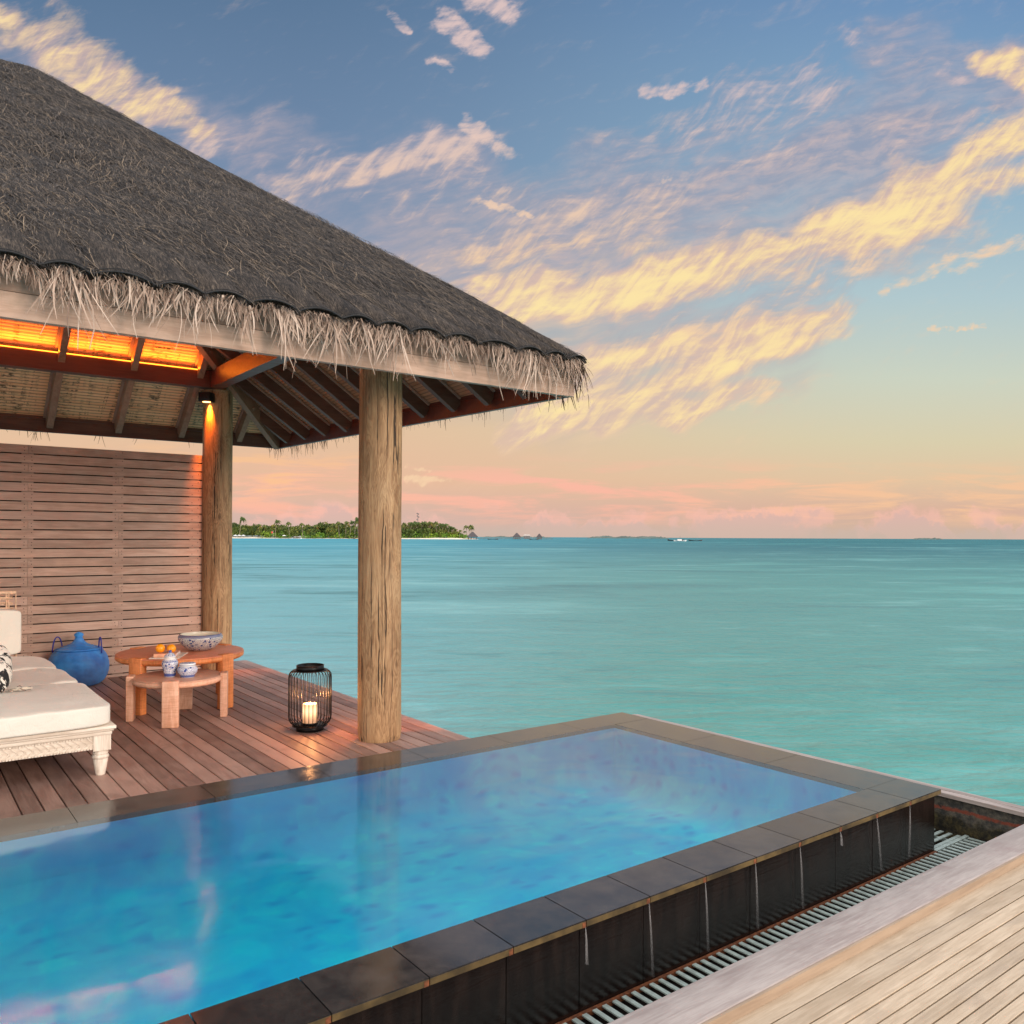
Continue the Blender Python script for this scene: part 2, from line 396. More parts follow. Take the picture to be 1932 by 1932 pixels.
def m_post():
    m, nt, b, oc, out = newmat('log_post_wood')
    p = oc
    kn = nt.nodes.new('ShaderNodeTexVoronoi'); nt.links.new(mapv(nt, p, (1, 1, .55)), kn.inputs['Vector']); kn.inputs['Scale'].default_value = 4.2
    kd = E(nt, kn.outputs['Distance'])
    near = kd.smooth(.30, .03)
    wp = vm(nt, 'ADD', p, vm(nt, 'SCALE', vm(nt, 'SUBTRACT', noise(nt, mapv(nt, p, (1, 1, .3)), 6, 3, .5, col=True), (.5, .5, .5)), .05))
    g = noise(nt, mapv(nt, wp, (1, 1, .03)), 70, 5, .65, .3)
    band = noise(nt, mapv(nt, wp, (1, 1, .14)), 11, 4, .6, 1.8)
    cath = ((band * 9.0 + near * 2.5) * 6.283).f('SINE')          # cathedral figure closing round the knots
    f = (g - .5) * 1.0 + (band - .5) * .9 + cath * .17 + .5
    col = mix(nt, f.smooth(.0, 1.0), (.21, .105, .047), (.47, .285, .145))
    lo = noise(nt, mapv(nt, p, (1, 1, .5)), 3.4, 5, .65)
    col = mix(nt, lo.smooth(.50, .72) * .65, col, (.18, .105, .05, 1))
    col = mix(nt, lo.smooth(.48, .30) * .35, col, (.47, .32, .18, 1))
    col = mix(nt, kd.smooth(.11, .04) * .8, col, (.10, .05, .022, 1))
    cv = vm(nt, 'ADD', p, vm(nt, 'SCALE', vm(nt, 'SUBTRACT', noise(nt, mapv(nt, p, (1, 1, .6)), 5, 3, .6, col=True), (.5, .5, .5)), .022))
    ck = noise(nt, mapv(nt, cv, (1, 1, .012)), 12, 3, .6)
    gate = noise(nt, mapv(nt, p, (1, 1, .35)), 5, 2, .5)
    crack = ((ck - .5).f('ABSOLUTE')).smooth(.013, .003) * gate.smooth(.36, .5)
    crack = crack.f('MAXIMUM', ((ck - .585).f('ABSOLUTE')).smooth(.008, .002) * gate.smooth(.52, .42) * .8)
    col = mix(nt, crack * .93, col, (.022, .012, .007, 1))
    put(nt, b.inputs['Base Color'], col); b.inputs['Roughness'].default_value = .62; b.inputs['Specular IOR Level'].default_value = .3
    bump(nt, b, f * .25 - crack * 1.0, .6, .010)
    return m
M['post'] = m_post()

def m_thatch():
    m, nt, b, oc, out = newmat('netted_thatch')
    g = noise(nt, mapv(nt, oc, (1, .12, .12), (0, 0, R(6))), 95, 5, .7, 1.5)
    g1 = noise(nt, mapv(nt, oc, (1, .25, .25), (0, 0, R(-24))), 48, 4, .7, 2.5)
    lo = noise(nt, oc, 3.5, 5, .65)
    f = (g - .5) * 1.6 + (g1 - .5) * 1.3 + (lo - .5) * .8 + .5
    col = ramp(nt, f, [(0, (.008, .007, .007, 1)), (.35, (.028, .022, .019, 1)), (.6, (.075, .058, .047, 1)), (.85, (.165, .127, .097, 1)), (1, (.28, .22, .16, 1))])
    put(nt, b.inputs['Base Color'], col); b.inputs['Roughness'].default_value = .8; b.inputs['Specular IOR Level'].default_value = .25
    bump(nt, b, f, .9, .02)
    return m
M['thatch'] = m_thatch()
def m_straw(name, stops, rough=.7):
    m, nt, b, oc, out = newmat(name)
    v = attr(nt)
    n = noise(nt, oc, 30, 3, .6)
    col = ramp(nt, v * .85 + (n - .5) * .3 + .07, stops)
    put(nt, b.inputs['Base Color'], col); b.inputs['Roughness'].default_value = rough; b.inputs['Specular IOR Level'].default_value = .25
    return m
M['straw'] = m_straw('roof_straw', [(0, (.008, .008, .010, 1)), (.45, (.036, .029, .025, 1)), (.75, (.115, .093, .076, 1)), (.93, (.24, .175, .115, 1)), (1, (.52, .42, .31, 1))])
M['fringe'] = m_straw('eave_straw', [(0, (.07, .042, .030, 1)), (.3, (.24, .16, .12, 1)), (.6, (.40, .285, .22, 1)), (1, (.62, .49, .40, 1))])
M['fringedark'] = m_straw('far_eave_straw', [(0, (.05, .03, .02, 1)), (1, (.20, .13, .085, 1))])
def m_bamboo():
    m, nt, b, oc, out = newmat('bamboo_ceiling')
    x, y, z = sep(nt, oc)
    line = ((y * 1.0) * 2 * math.pi / .028).f('SINE')
    seg = noise(nt, mapv(nt, oc, (3.2, .2, .2)), 9, 3, .7)
    row = noise(nt, mapv(nt, oc, (.4, 36, 36)), 1.0, 2, .5)
    spots = noise(nt, mapv(nt, oc, (9, 36, 36)), 1.6, 3, .6, 1.0)
    cols = noise(nt, mapv(nt, oc, (1, .05, .05)), 7, 3, .7, 1.5)
    dk = spots.smooth(.50, .60) * cols.smooth(.47, .58)
    col = mix(nt, row.smooth(.3, .7), (.80, .40, .19), (.93, .57, .30))
    col = mix(nt, line.smooth(-.5, -.95) * .75, col, (.20, .11, .05, 1))
    col = mix(nt, dk * .9, col, (.07, .035, .012, 1))
    put(nt, b.inputs['Base Color'], col); b.inputs['Roughness'].default_value = .5
    bump(nt, b, line * .5, .4, .006)
    return m
M['bamboo'] = m_bamboo()
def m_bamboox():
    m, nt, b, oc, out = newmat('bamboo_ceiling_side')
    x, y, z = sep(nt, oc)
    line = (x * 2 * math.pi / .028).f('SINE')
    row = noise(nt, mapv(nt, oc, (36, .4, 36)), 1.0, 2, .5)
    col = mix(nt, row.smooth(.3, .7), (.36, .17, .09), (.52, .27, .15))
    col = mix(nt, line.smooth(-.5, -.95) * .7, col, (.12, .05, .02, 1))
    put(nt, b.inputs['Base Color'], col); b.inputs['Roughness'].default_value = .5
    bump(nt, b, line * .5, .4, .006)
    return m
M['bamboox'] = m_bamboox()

# ================================================================ sea, far islands
SEA = -1.6
def m_sea():
    m, nt, b, oc, out = newmat('sea_water')
    x, y, z = sep(nt, oc)
    d = x * VX + y * VY; s = x * VY - y * VX
    dist = ((x * x) + (y * y)).f('SQRT')
    lg = dist.f('MAXIMUM', 1.0).f('LOGARITHM', 10.0)          # 0.7 near, 3 = 1 km
    a = (s / dist.f('MAXIMUM', 1.0))                           # -0.5 left ... 0.5 right
    # drifting bands lie across the view; stretch noise sideways
    big = noise(nt, comb(nt, s * .012, d * .028), 1.0, 6, .62, .8)
    mid = noise(nt, comb(nt, s * .09, d * .17), 1.0, 6, .62, .8)
    wv = noise(nt, comb(nt, s * .42, d * 1.25), 1.0, 4, .6, .4)
    w1 = noise(nt, comb(nt, s * .30, d * .75), 1.0, 5, .6, .6); w2 = noise(nt, comb(nt, s * .055, d * .16), 1.0, 5, .62, .5); w3 = noise(nt, comb(nt, s * .010, d * .034), 1.0, 5, .62, .5)
    k1 = lg.smooth(1.75, 1.1); k3 = lg.smooth(1.9, 2.5); k2 = 1.0 - k1 - k3
    wsum = (w1 - .5) * k1 + (w2 - .5) * k2.f('MAXIMUM', 0.0) * 1.25 + (w3 - .5) * k3 * 1.2
    near = mix(nt, a.smooth(-.42, .22), (.20, .39, .42), (.055, .265, .23))
    midc = mix(nt, a.smooth(-.4, .3), (.12, .35, .385), (.042, .225, .215))
    far = mix(nt, a.smooth(-.3, .35), (.055, .28, .36), (.016, .125, .155))
    col = mix(nt, lg.smooth(.95, 1.55), near, midc)
    col = mix(nt, lg.smooth(1.6, 2.5), col, far)
    edge = (big - .5) * 1.8 + (mid - .5) * 1.3 + (wv - .5) * .7
    band = lg.smooth(1.0, 1.5) * lg.smooth(2.6, 1.9)
    col = mix(nt, edge.smooth(.02, .55) * (band * .75 + .12), col, (.022, .15, .165, 1))
    col = mix(nt, edge.smooth(-.05, -.55) * .6, col, (.20, .46, .45, 1))
    col = mix(nt, wsum.smooth(.03, .24) * lg.smooth(.9, 1.4, .25, .8), col, (.020, .15, .165, 1))
    col = mix(nt, wsum.smooth(-.03, -.24) * .45, col, mix(nt, a.smooth(-.3, .3), (.26, .50, .52), (.12, .40, .37)))
    dif = nt.nodes.new('ShaderNodeBsdfDiffuse'); put(nt, dif.inputs[0], col)
    gl = nt.nodes.new('ShaderNodeBsdfGlossy'); gl.inputs['Roughness'].default_value = .22
    gl.inputs['Color'].default_value = (.9, .95, 1, 1)
    h = noise(nt, comb(nt, s * 1.6, d * 4.2), 1.0, 4, .55, .5) * .35 + wv * .65 + mid * .6
    bp = nt.nodes.new('ShaderNodeBump'); put(nt, bp.inputs['Height'], h); bp.inputs['Strength'].default_value = .55; bp.inputs['Distance'].default_value = .45
    nt.links.new(bp.outputs[0], gl.inputs['Normal']); nt.links.new(bp.outputs[0], dif.inputs['Normal'])
    lw = nt.nodes.new('ShaderNodeFresnel'); lw.inputs[0].default_value = 1.33; nt.links.new(bp.outputs[0], lw.inputs['Normal'])
    fr = E(nt, lw.outputs[0]).f('MINIMUM', .30) * lg.smooth(2.9, 1.3, .35, 1.0)
    ms = nt.nodes.new('ShaderNodeMixShader'); put(nt, ms.inputs[0], fr)
    nt.links.new(dif.outputs[0], ms.inputs[1]); nt.links.new(gl.outputs[0], ms.inputs[2]); nt.links.new(ms.outputs[0], out.inputs[0])
    return m
M['sea'] = m_sea()
b = MB()
rs = [0, 30, 120, 500, 2000, 8000, 25000]
n0 = len(b.v); SEG = 72
b.v.append((0, 0, SEA))
for r in rs[1:]:
    for i in range(SEG): b.v.append((r * math.cos(2 * math.pi * i / SEG), r * math.sin(2 * math.pi * i / SEG), SEA))
for i in range(SEG):
    j = (i + 1) % SEG; b.face([0, 1 + i, 1 + j])
    for k in range(len(rs) - 2):
        p = 1 + k * SEG; q = p + SEG; b.face([p + i, q + i, q + j, p + j])
tag(b.build('sea', M['sea']), kind='structure')

DI = 900.0                          # distance of the wooded island
M['sand'] = plain('beach_sand', (.78, .68, .55), .9, nz=.12, nscale=.2)
M['leafmass'] = m_straw('woodland_leaves', [(0, (.02, .040, .010, 1)), (.35, (.060, .095, .022, 1)), (.65, (.14, .17, .032, 1)), (.88, (.27, .23, .04, 1)), (1, (.46, .20, .04, 1))], .6)
M['shrub'] = m_straw('shore_shrub_leaves', [(0, (.05, .12, .012, 1)), (.5, (.15, .29, .03, 1)), (1, (.34, .42, .04, 1))], .6)
M['palm'] = m_straw('palm_fronds', [(0, (.02, .04, .012, 1)), (.5, (.085, .13, .028, 1)), (.85, (.20, .18, .035, 1)), (1, (.40, .15, .03, 1))], .55)
M['trunk'] = plain('palm_trunk', (.28, .21, .15), .9, nz=.3, nscale=2)
M['bark'] = plain('tree_bark', (.12, .085, .06), .9, nz=.3, nscale=2)
# the beach: a low lens of sand whose near shore runs across the view
def beach_shape():
    b = MB(); N = 60
    def fn(u, v):
        px = 250 + (905 - 250) * u
        dn = DI + 70 * math.sin(u * 3.0) * .3 + (0 if px < 860 else (px - 860) * .8)
        w = 1.0 if u < .93 else max(0.02, (1 - u) / .07)
        dd = dn + (v ** 1.5) * 170 * w
        zz = SEA - .15 + (2.6 * min(1, v * 3.4)) * min(1, w * 1.6)
        return at(px, dd, zz)
    b.grid(fn, N, 12)
    return b
tag(beach_shape().build('beach', M['sand']), kind='structure')

def leaf_clump(b, c, rx, rz, n, size, base=.5, spread=.35):
    for _ in range(n):
        th = random.uniform(0, 2 * math.pi); ph = math.acos(random.uniform(-.25, 1))
        rr = random.uniform(.7, 1.03)
        p = Vector((c[0] + rx * rr * math.sin(ph) * math.cos(th), c[1] + rx * rr * math.sin(ph) * math.sin(th), c[2] + rz * rr * math.cos(ph)))
        a = Vector((random.gauss(0, 1), random.gauss(0, 1), random.gauss(0, .7))).normalized()
        t = a.orthogonal().normalized(); q = a.cross(t)
        s_ = size * random.uniform(.6, 1.3)
        v = min(1, max(0, random.gauss(base, spread * .4)))
        b.quad(p - t * s_ - q * s_ * .6, p + t * s_ - q * s_ * .6, p + t * s_ + q * s_ * .6, p - t * s_ + q * s_ * .6, v)

def tops(px):   # canopy height over the water line, in picture units (1 unit = DI/1568 m)
    pts = [(250, 22), (400, 26), (440, 27), (470, 25), (520, 23), (560, 22), (590, 25), (612, 30), (640, 28), (660, 24), (700, 26), (760, 27), (790, 28),
           (820, 28), (840, 24), (852, 18), (868, 11), (884, 5), (895, 2)]
    for (a, ha), (c, hc) in zip(pts, pts[1:]):
        if a <= px <= c: return ha + (hc - ha) * (px - a) / (c - a)
    return 2
UN = DI / 1568
b = MB()
x = 300
while x < 872:
    for row in range(3):
        px = x + random.uniform(-3, 3); dd = DI + 35 + row * 26 + random.uniform(-8, 8)
        H = tops(px) * UN * (.62 + .17 * row) * random.uniform(.86, 1.05) * (dd / DI)
        rx = random.uniform(3.6, 5.6) * (1 if px < 845 else .6)
        base = random.choice([.28, .4, .5, .62, .7])
        c = at(px, dd, SEA + 1.5 + H * .62)
        leaf_clump(b, c, rx, H * .40, 95, .85, base)
        leaf_clump(b, at(px + random.uniform(-3, 3), dd - 3, SEA + 1.2 + H * .3), rx, H * .34, 50, .9, base - .12)
    x += 5.2
tag(b.build('woodland', M['leafmass']), kind='stuff', label='dense mixed green woodland covering the low island behind the beach', cat='woodland')
b = MB(); x = 500
while x < 882:
    if not (548 < x < 572 and random.random() < .7):
        H = random.uniform(3.2, 6.6) * (1 if x < 850 else .6)
        leaf_clump(b, at(x, DI + 27 + random.uniform(-3, 5), SEA + 1.9), random.uniform(3.0, 5.5), H, 90, .6, random.choice([.35, .5, .7, .8]), .3)
    x += random.uniform(3.6, 5.6)
tag(b.build('shoreline_shrubs', M['shrub']), kind='stuff', label='bright green shrubs along the island beach in front of the woodland', cat='shrubs')

def palm_proto(h, lean, warm):
    root = empty('palm_tree')
    pts = [(lean * (i / 8) ** 1.7 * h * .18, 0, h * i / 8) for i in range(9)]
    t = MB(); t.tube(pts, .27, 7, r2=.16); kid(root, t.build('trunk', M['trunk'], root))
    c = MB(); top = Vector(pts[-1])
    for k in range(26):
        a = k * 2.39996; up = random.uniform(-.35, 1.0); L = random.uniform(3.0, 4.2)
        dv = Vector((math.cos(a), math.sin(a), 0)); dv.x += .25      # wind
        p = [top + dv * (L * s_) + Vector((0, 0, up * L * s_ * .8 - L * (s_ ** 2) * .95)) for s_ in (0, .25, .5, .75, 1)]
        side = Vector((-dv.y, dv.x, 0)).normalized()
        v = min(1, max(0, random.gauss(.45 + warm - (.0 if up > 0 else -.18), .15)))
        for i in range(4):
            w = (.55, .62, .5, .3, .06)
            for sg in (-1, 1):
                c.quad(p[i], p[i + 1], p[i + 1] + side * sg * w[i + 1] + Vector((0, 0, -w[i + 1] * .8)), p[i] + side * sg * w[i] + Vector((0, 0, -w[i] * .8)), v)
    for k in range(40):
        q = top + Vector((random.gauss(0, .55), random.gauss(0, .55), random.gauss(-.1, .45)))
        s_ = .35; c.quad(q + Vector((-s_, 0, -s_)), q + Vector((s_, 0, -s_)), q + Vector((s_, .2, s_)), q + Vector((-s_, .2, s_)), .25)
    kid(root, c.build('crown', M['palm'], root))
    return root
protos = [palm_proto(12, 1, 0), palm_proto(12, -.7, .15), palm_proto(12, .3, .28)]
pal = [(452, 37, 0, 'tall palm above the woodland just right of the rear log post'), (519, 32, 0, 'lone palm standing clear of the canopy left of the domed trees'),
       (546, 28, 1, 'short palm poking from the canopy between the lone palm and the dome of trees'), (571, 26, 1, 'low palm at the left foot of the domed broadleaf trees'),
       (640, 29, 1, 'palm with bare pale trunk just right of the domed trees'), (652, 30, 2, 'orange tinted palm left of the tallest pair'),
       (660, 31, 0, 'leaning palm just left of the tallest palm'), (669, 37, 0, 'tallest palm near the front log post, crown over all the others'),
       (676, 31, 1, 'dark palm at the left edge of the front log post')]
used_proto = set()
def place_palm(px, h, k, label, dd=None, group='palm trees on the wooded island', base=1.4):
    dd = dd or DI + 22
    src = protos[k]
    o = src if k not in used_proto else copy_tree(src)
    used_proto.add(k)
    o.location = at(px, dd, SEA + base); o.rotation_euler = (0, 0, random.uniform(-.5, .5)); s_ = h * UN * dd / DI / 12.6
    o.scale = (min(1.15, s_), min(1.15, s_), s_)
    tag(o, label, 'palm tree', group)
for p in pal: place_palm(*p)
for px, h in [(486, 24), (500, 22), (534, 23), (594, 22), (628, 25), (700, 26), (722, 27), (745, 25)]:
    place_palm(px + random.uniform(-2, 2), h, random.choice([0, 1, 2]), 'one of the similar mid-height palms half sunk in the island woodland', dd=DI + 30, group='half sunk palms in the woodland')
for px in range(764, 860, 5):
    place_palm(px + random.uniform(-2, 2), tops(px) + random.uniform(0, 3), random.choice([0, 1, 2, 0]), 'one of the close packed palms on the island right of the front log post', dd=DI + random.uniform(24, 60), group='close packed palms right of the post')
place_palm(867, 15, 2, 'short bushy palm at the right end of the wooded island', dd=DI + 18)
place_palm(875, 13, 0, 'last palm on the island tip, standing alone left of the jetty hut', dd=DI + 14)
place_palm(881, 23, 1, 'leftmost of three slender palms above the first jetty hut', dd=DI + 30, group='slender palms behind the jetty hut')
place_palm(885.5, 20, 0, 'middle and lowest of three slender palms above the first jetty hut', dd=DI + 34, group='slender palms behind the jetty hut')
place_palm(890, 24, 1, 'rightmost of three slender palms above the first jetty hut', dd=DI + 28, group='slender palms behind the jetty hut')

def dome_tree(px, dd, h, rx, label):
    root = empty('broadleaf_tree', at(px, dd, SEA + 1.2))
    t = MB(); t.tube([(0, 0, 0), (.3, 0, h * .4), (0, 0, h * .75)], .6, 7, r2=.25); t.build('trunk', M['bark'], root)
    c = MB()
    for k in range(9):
        a = random.uniform(0, 6.28); q = random.uniform(0, rx * .7)
        leaf_clump(c, (q * math.cos(a), q * math.sin(a), h * random.uniform(.42, .72)), rx * .48, h * .25, 110, .6, random.choice([.25, .4, .55, .62]))
    c.build('crown', M['leafmass'], root)
    tag(root, label, 'tree', 'broadleaf trees on the island')
dome_tree(596, DI + 36, 15.5, 8, 'left shoulder of the domed dark green trees in mid island')
dome_tree(612, DI + 40, 18.0, 9, 'highest domed dark green broadleaf tree in mid island')
dome_tree(628, DI + 36, 15.0, 7, 'right shoulder of the domed broadleaf trees, beside the bare trunked palm')
dome_tree(438, DI + 50, 17.5, 9, 'dark broadleaf tree touching the rear log post at the left end of the island')

# beach parasols, flag, mast
M['canvas'] = plain('white_canvas', (.8, .78, .75), .8)
M['grey'] = plain('weathered_grey', (.16, .15, .15), .8, nz=.3, nscale=1)
M['red'] = plain('red_cloth', (.6, .05, .03), .8)
def parasol(px, label):
    root = empty('beach_parasol', at(px, DI + 4, SEA + .6))
    a = MB(); a.tube([(0, 0, 0), (0, 0, 3.1)], .06, 6); kid(root, a.build('pole', M['grey'], root))
    a = MB(); a.lathe([(2.3, 2.3), (2.2, 2.45), (.05, 3.3)], seg=8, smooth=False); kid(root, a.build('canopy', M['canvas'], root))
    return tag(root, label, 'parasol', 'white parasols on the far beach')
p0 = parasol(444, 'white beach parasol nearest the rear log post on the island beach')
for px, lb in ((451, 'second white beach parasol right of the rear log post'), (459, 'third white parasol in the cluster at the left of the island beach'), (536, 'solitary white parasol in the middle of the island beach')):
    o = copy_tree(p0); o.location = at(px, DI + 4, SEA + .6); tag(o, lb)
root = empty('flagpole', at(515, DI + 6, SEA + .8))
a = MB(); a.tube([(0, 0, 0), (0, 0, 7.2)], .09, 6); a.build('pole', M['canvas'], root)
a = MB(); a.box((-1.9, -.03, 4.8), (-.09, .03, 6.8)); a.build('flag', M['red'], root)
tag(root, 'small red flag on a thin pole on the island beach', 'flag')
root = empty('antenna_mast', at(788, DI + 45, SEA + 1.5))
a = MB()
for sx, sy in ((-.55, -.4), (.55, -.4), (0, .6)): a.tube([(sx, sy, 0), (sx * .6, sy * .6, 27)], .12, 5)
for k in range(18):
    z = k * 1.5; s_ = .55 * (1 - .4 * z / 27); a.tube([(-s_, -.35, z), (s_, -.35, z + 1.5)], .06, 4); a.tube([(-s_, -.35, z + 1.5), (s_, -.35, z)], .06, 4)
a.build('lattice_tower', M['grey'], root)
for sx, z in ((-.9, 27), (.9, 26.4), (-.7, 24), (1.3, 23), (-.9, 20)):
    a = MB(); a.lathe([(.2, 0), (.75, .2), (.75, 1.1), (.2, 1.3)], (sx, -.2, z), 8); a.build('dish', M['grey'], root)
tag(root, 'grey lattice antenna mast rising over the palm canopy', 'mast')

# jetty with huts
M['thfar'] = plain('distant_thatch', (.075, .065, .068), .9, nz=.3, nscale=1.2)
M['hutwood'] = plain('distant_timber', (.16, .12, .10), .9, nz=.3, nscale=1)
DJ = 890.0; UJ = DJ / 1568
def thatched_hut(px, w, hp, label):
    root = empty('jetty_hut', at(px, DJ, SEA)); root.rotation_euler = (0, 0, math.atan2(-VX, VY))
    hw = w * UJ / 2; ze = 2.9; zp = hp * UJ
    a = MB(); n = [(-hw, -hw, ze), (hw, -hw, ze), (hw, hw, ze), (-hw, hw, ze), (-hw * .12, 0, zp), (hw * .12, 0, zp)]
    a.v += n + [(x_, y_, z_ - .35) for x_, y_, z_ in n[:4]]
    for q in ((0, 1, 5, 4), (1, 2, 5), (2, 3, 4, 5), (3, 0, 4), (0, 6, 7, 1), (1, 7, 8, 2), (2, 8, 9, 3), (3, 9, 6, 0), (9, 8, 7, 6)): a.face(list(q))
    a.build('thatched_roof', M['thfar'], root)
    a = MB(); a.box((-hw * .95, -hw * .95, .95), (hw * .95, hw * .95, 1.25)); a.build('platform', M['hutwood'], root)
    for sx in (-.72, -.25, .25, .72):
        for sy in (-.72, .72):
            a = MB(); a.tube([(hw * sx, hw * sy, -1), (hw * sx, hw * sy, ze)], .17, 6); a.build('post', M['hutwood'], root)
    a = MB(); a.box((-hw * .7, -hw * .74, 1.25), (hw * .7, -hw * .68, 1.75)); a.build('railing', M['hutwood'], root)
    tag(root, label, 'hut', 'thatched huts on the far jetty')
thatched_hut(891.5, 20.5, 14.5, 'largest thatched hut, at the island end of the far jetty')
thatched_hut(975, 16.5, 12.8, 'thatched hut in the middle of the far jetty beside the grey pavilion')
thatched_hut(1017.5, 11.5, 11.6, 'smallest thatched hut at the outer end of the far jetty')
root = empty('jetty_shelter', at(994, DJ, SEA)); root.rotation_euler = (0, 0, math.atan2(-VX, VY))
a = MB(); a.box((-3.4, -2, 1.2), (3.4, 2, 4.1)); a.build('wall', M['grey'], root)
a = MB()
for i in range(8):
    t0, t1 = i / 8 * math.pi, (i + 1) / 8 * math.pi
    a.bar((-3.4 * math.cos(t0), -2, 4.6 + 1.0 * math.sin(t0)), (-3.4 * math.cos(t1), -2, 4.6 + 1.0 * math.sin(t1)), .25, .25, up=(0, 1, 0))
a.box((-3.5, -2.1, 4.35), (3.5, -1.8, 4.6)); a.build('arched_frame', M['canvas'], root)
tag(root, 'grey shelter with pale arched frame between two jetty huts', 'shelter')
root = empty('jetty', at(965, DJ, SEA)); root.rotation_euler = (0, 0, math.atan2(-VX, VY))
a = MB(); a.box((-39, -1.1, 1.0), (44, 1.1, 1.3)); a.build('walkway', M['hutwood'], root)
k = 0
for i in range(30):
    a = MB(); xx = -38.5 + i * 2.82; a.tube([(xx, -1, -1), (xx, -1, 1.0)], .16, 5); a.build('pile', M['hutwood'], root)
tag(root, 'long low timber jetty on piles linking the huts', 'jetty')

M['dkhull'] = plain('dark_hull', (.03, .028, .03), .5)
M['whull'] = plain('white_hull', (.75, .75, .74), .4)
def boat(px, dd, L, hull, label, cabin=False):
    root = empty('boat', at(px, dd, SEA)); root.rotation_euler = (0, 0, math.atan2(-VX, VY) + .1)
    a = MB(); n = 10; n0 = 0
    for i in range(n + 1):
        t = i / n; xx = (t - .5) * L; w = L * .13 * math.sin(math.pi * min(.98, max(.04, t)) ** .8); sh = L * .03 + L * .07 * abs(t - .5) ** 2 * 4
        a.v += [(xx, -w, sh), (xx, -w * .5, -.2), (xx, w * .5, -.2), (xx, w, sh)]
    for i in range(n):
        for j in range(3): a.face([i * 4 + j, i * 4 + 4 + j, i * 4 + 5 + j, i * 4 + 1 + j])
        a.face([i * 4, i * 4 + 3, i * 4 + 7, i * 4 + 4])
    a.build('hull', hull, root)
    if cabin:
        a = MB(); a.box((-L * .2, -L * .08, L * .03), (L * .12, L * .08, L * .15)); a.build('cabin', M['whull'], root)
        a = MB(); a.tube([(0, 0, L * .1), (0, 0, L * .42)], .12, 5); a.build('mast', M['grey'], root)
    tag(root, label, 'boat', 'boats moored far off')
boat(930, DJ - 25, 11, M['dkhull'], 'low dark boat moored by the jetty between the largest and middle hut')
boat(674, DI - 50, 9, M['dkhull'], 'small dark boat off the beach beside the front log post')
boat(560, DI - 12, 11, M['whull'], 'pale boat drawn up at the island beach below the domed trees')
boat(1007, DJ - 20, 9, M['dkhull'], 'dark boat tied beneath the outer jetty huts')
boat(1283, 700, 11, M['whull'], 'white motor boat with mast far out on open water', True)
boat(1275, 760, 15, M['dkhull'], 'long dark low barge just behind the white motor boat')
boat(1312, 770, 13, M['dkhull'], 'thin dark boat right of the white motor boat')

M['isl'] = plain('far_island_green', (.085, .12, .10), .9, nz=.35, nscale=.02)
def far_island(x0, x1, dd, h, label, seed):
    b = MB()
    def fn(u, v):
        px = x0 + (x1 - x0) * u
        e = min(1, u * 7, (1 - u) * 7) ** .5
        hh = h * e * (.55 + .45 * mnoise.noise(Vector((u * 9 + seed, 0, 0))) + .25 * mnoise.noise(Vector((u * 40 + seed, 3, 0))))
        return at(px, dd + v * 260, SEA - .3 + max(.3, hh) * math.sin(min(1, v * 3 + .02) * math.pi / 2))
    b.grid(fn, 90, 6)
    tag(b.build('far_island', M['isl']), label, 'island', 'low islands on the horizon')
far_island(1105, 1262, 2600, 12, 'long grey island on the horizon left of the white motor boat', 1.3)
far_island(1722, 1780, 3600, 12, 'tiny flat island alone on the right of the horizon', 5.1)
far_island(905, 1040, 3200, 9, 'faint low island behind the far jetty', 8.8)

# ================================================================ pavilion deck
DX1, DY0, DY1 = 3.06, 4.36, 8.74
PITCH = 0.094
b = MB(); x = DX1; k = 0
while x > -3.6:
    # boards butt end to end here and there
    cuts = [DY0] + ([random.uniform(5.2, 7.9)] if k % 3 == 1 and x < 1.0 else []) + [DY1]
    for y0, y1 in zip(cuts, cuts[1:]):
        b.box((x - PITCH + .0065, y0 + .001, -.026), (x, y1 - .001, random.uniform(-.0012, .0006)), bev=.0025)
    x -= PITCH; k += 1
deck = b.build('deck', M['deck']); tag(deck, kind='structure')
b = MB()
b.box((-3.6, 4.37, -.30), (DX1 - .01, DY1 - .015, -.04))
tag(b.build('deck_underframe', M['void']), kind='structure')
root = empty('deck_edge_board', (0, 0, 0))
b = MB(); b.box((DX1 - .009, 4.37, -.22), (DX1 + .021, DY1 + .005, -.004), c=.5); b.box((-3.6, DY1 - .012, -.22), (DX1 - .012, DY1 + .015, -.012), c=.6)
b.build('edge_board', M['trim'], root)
for xx, yy in ((2.7, 4.9), (2.7, 8.3), (-2.4, 8.3)):
    c = MB(); c.tube([(xx, yy, -2.6), (xx, yy, -.31)], .14, 14); c.build('pile', M['post'], root)
tag(root, 'weathered rim board round the open edge of the pavilion deck', 'deck edge')

# slatted screen wall
root = empty('slatted_wall', (0, 0, 0))
b = MB(); WY = 8.40; top = 2.11; p = .0835; n = 0
z = top
joints = [1.009, 1.747]
while z > -.02:
    z1 = z - p + .0105
    cut = joints[n % 2] if n % 2 == 0 or n % 3 == 0 else joints[(n // 2) % 2]
    cuts = [-3.4, cut, 2.515] if n not in (1, 5) else [-3.4, -.6, 2.515]
    for a0, a1 in zip(cuts, cuts[1:]):
        b.box((a0 + .001, WY + random.uniform(0, .0015), max(z1, -.012)), (a1 - .001, WY + .02, z), bev=0)
    for jx in (1.009, 1.747, 2.44):
        for dx in (-.028, .028):
            for q in ((.3, .72) if abs(cut - jx) < .01 else (((.3,) if dx < 0 else (.72,)))):
                zz = z1 + (z - z1) * q + random.uniform(-.004, .004); xx = jx + dx + random.uniform(-.003, .003)
                b.box((xx - .0032, WY - .0022, zz - .0032), (xx + .0032, WY + .004, zz + .0032), m=1)
    z -= p; n += 1
b.build('slats', [M['slat'], M['screw']], root)
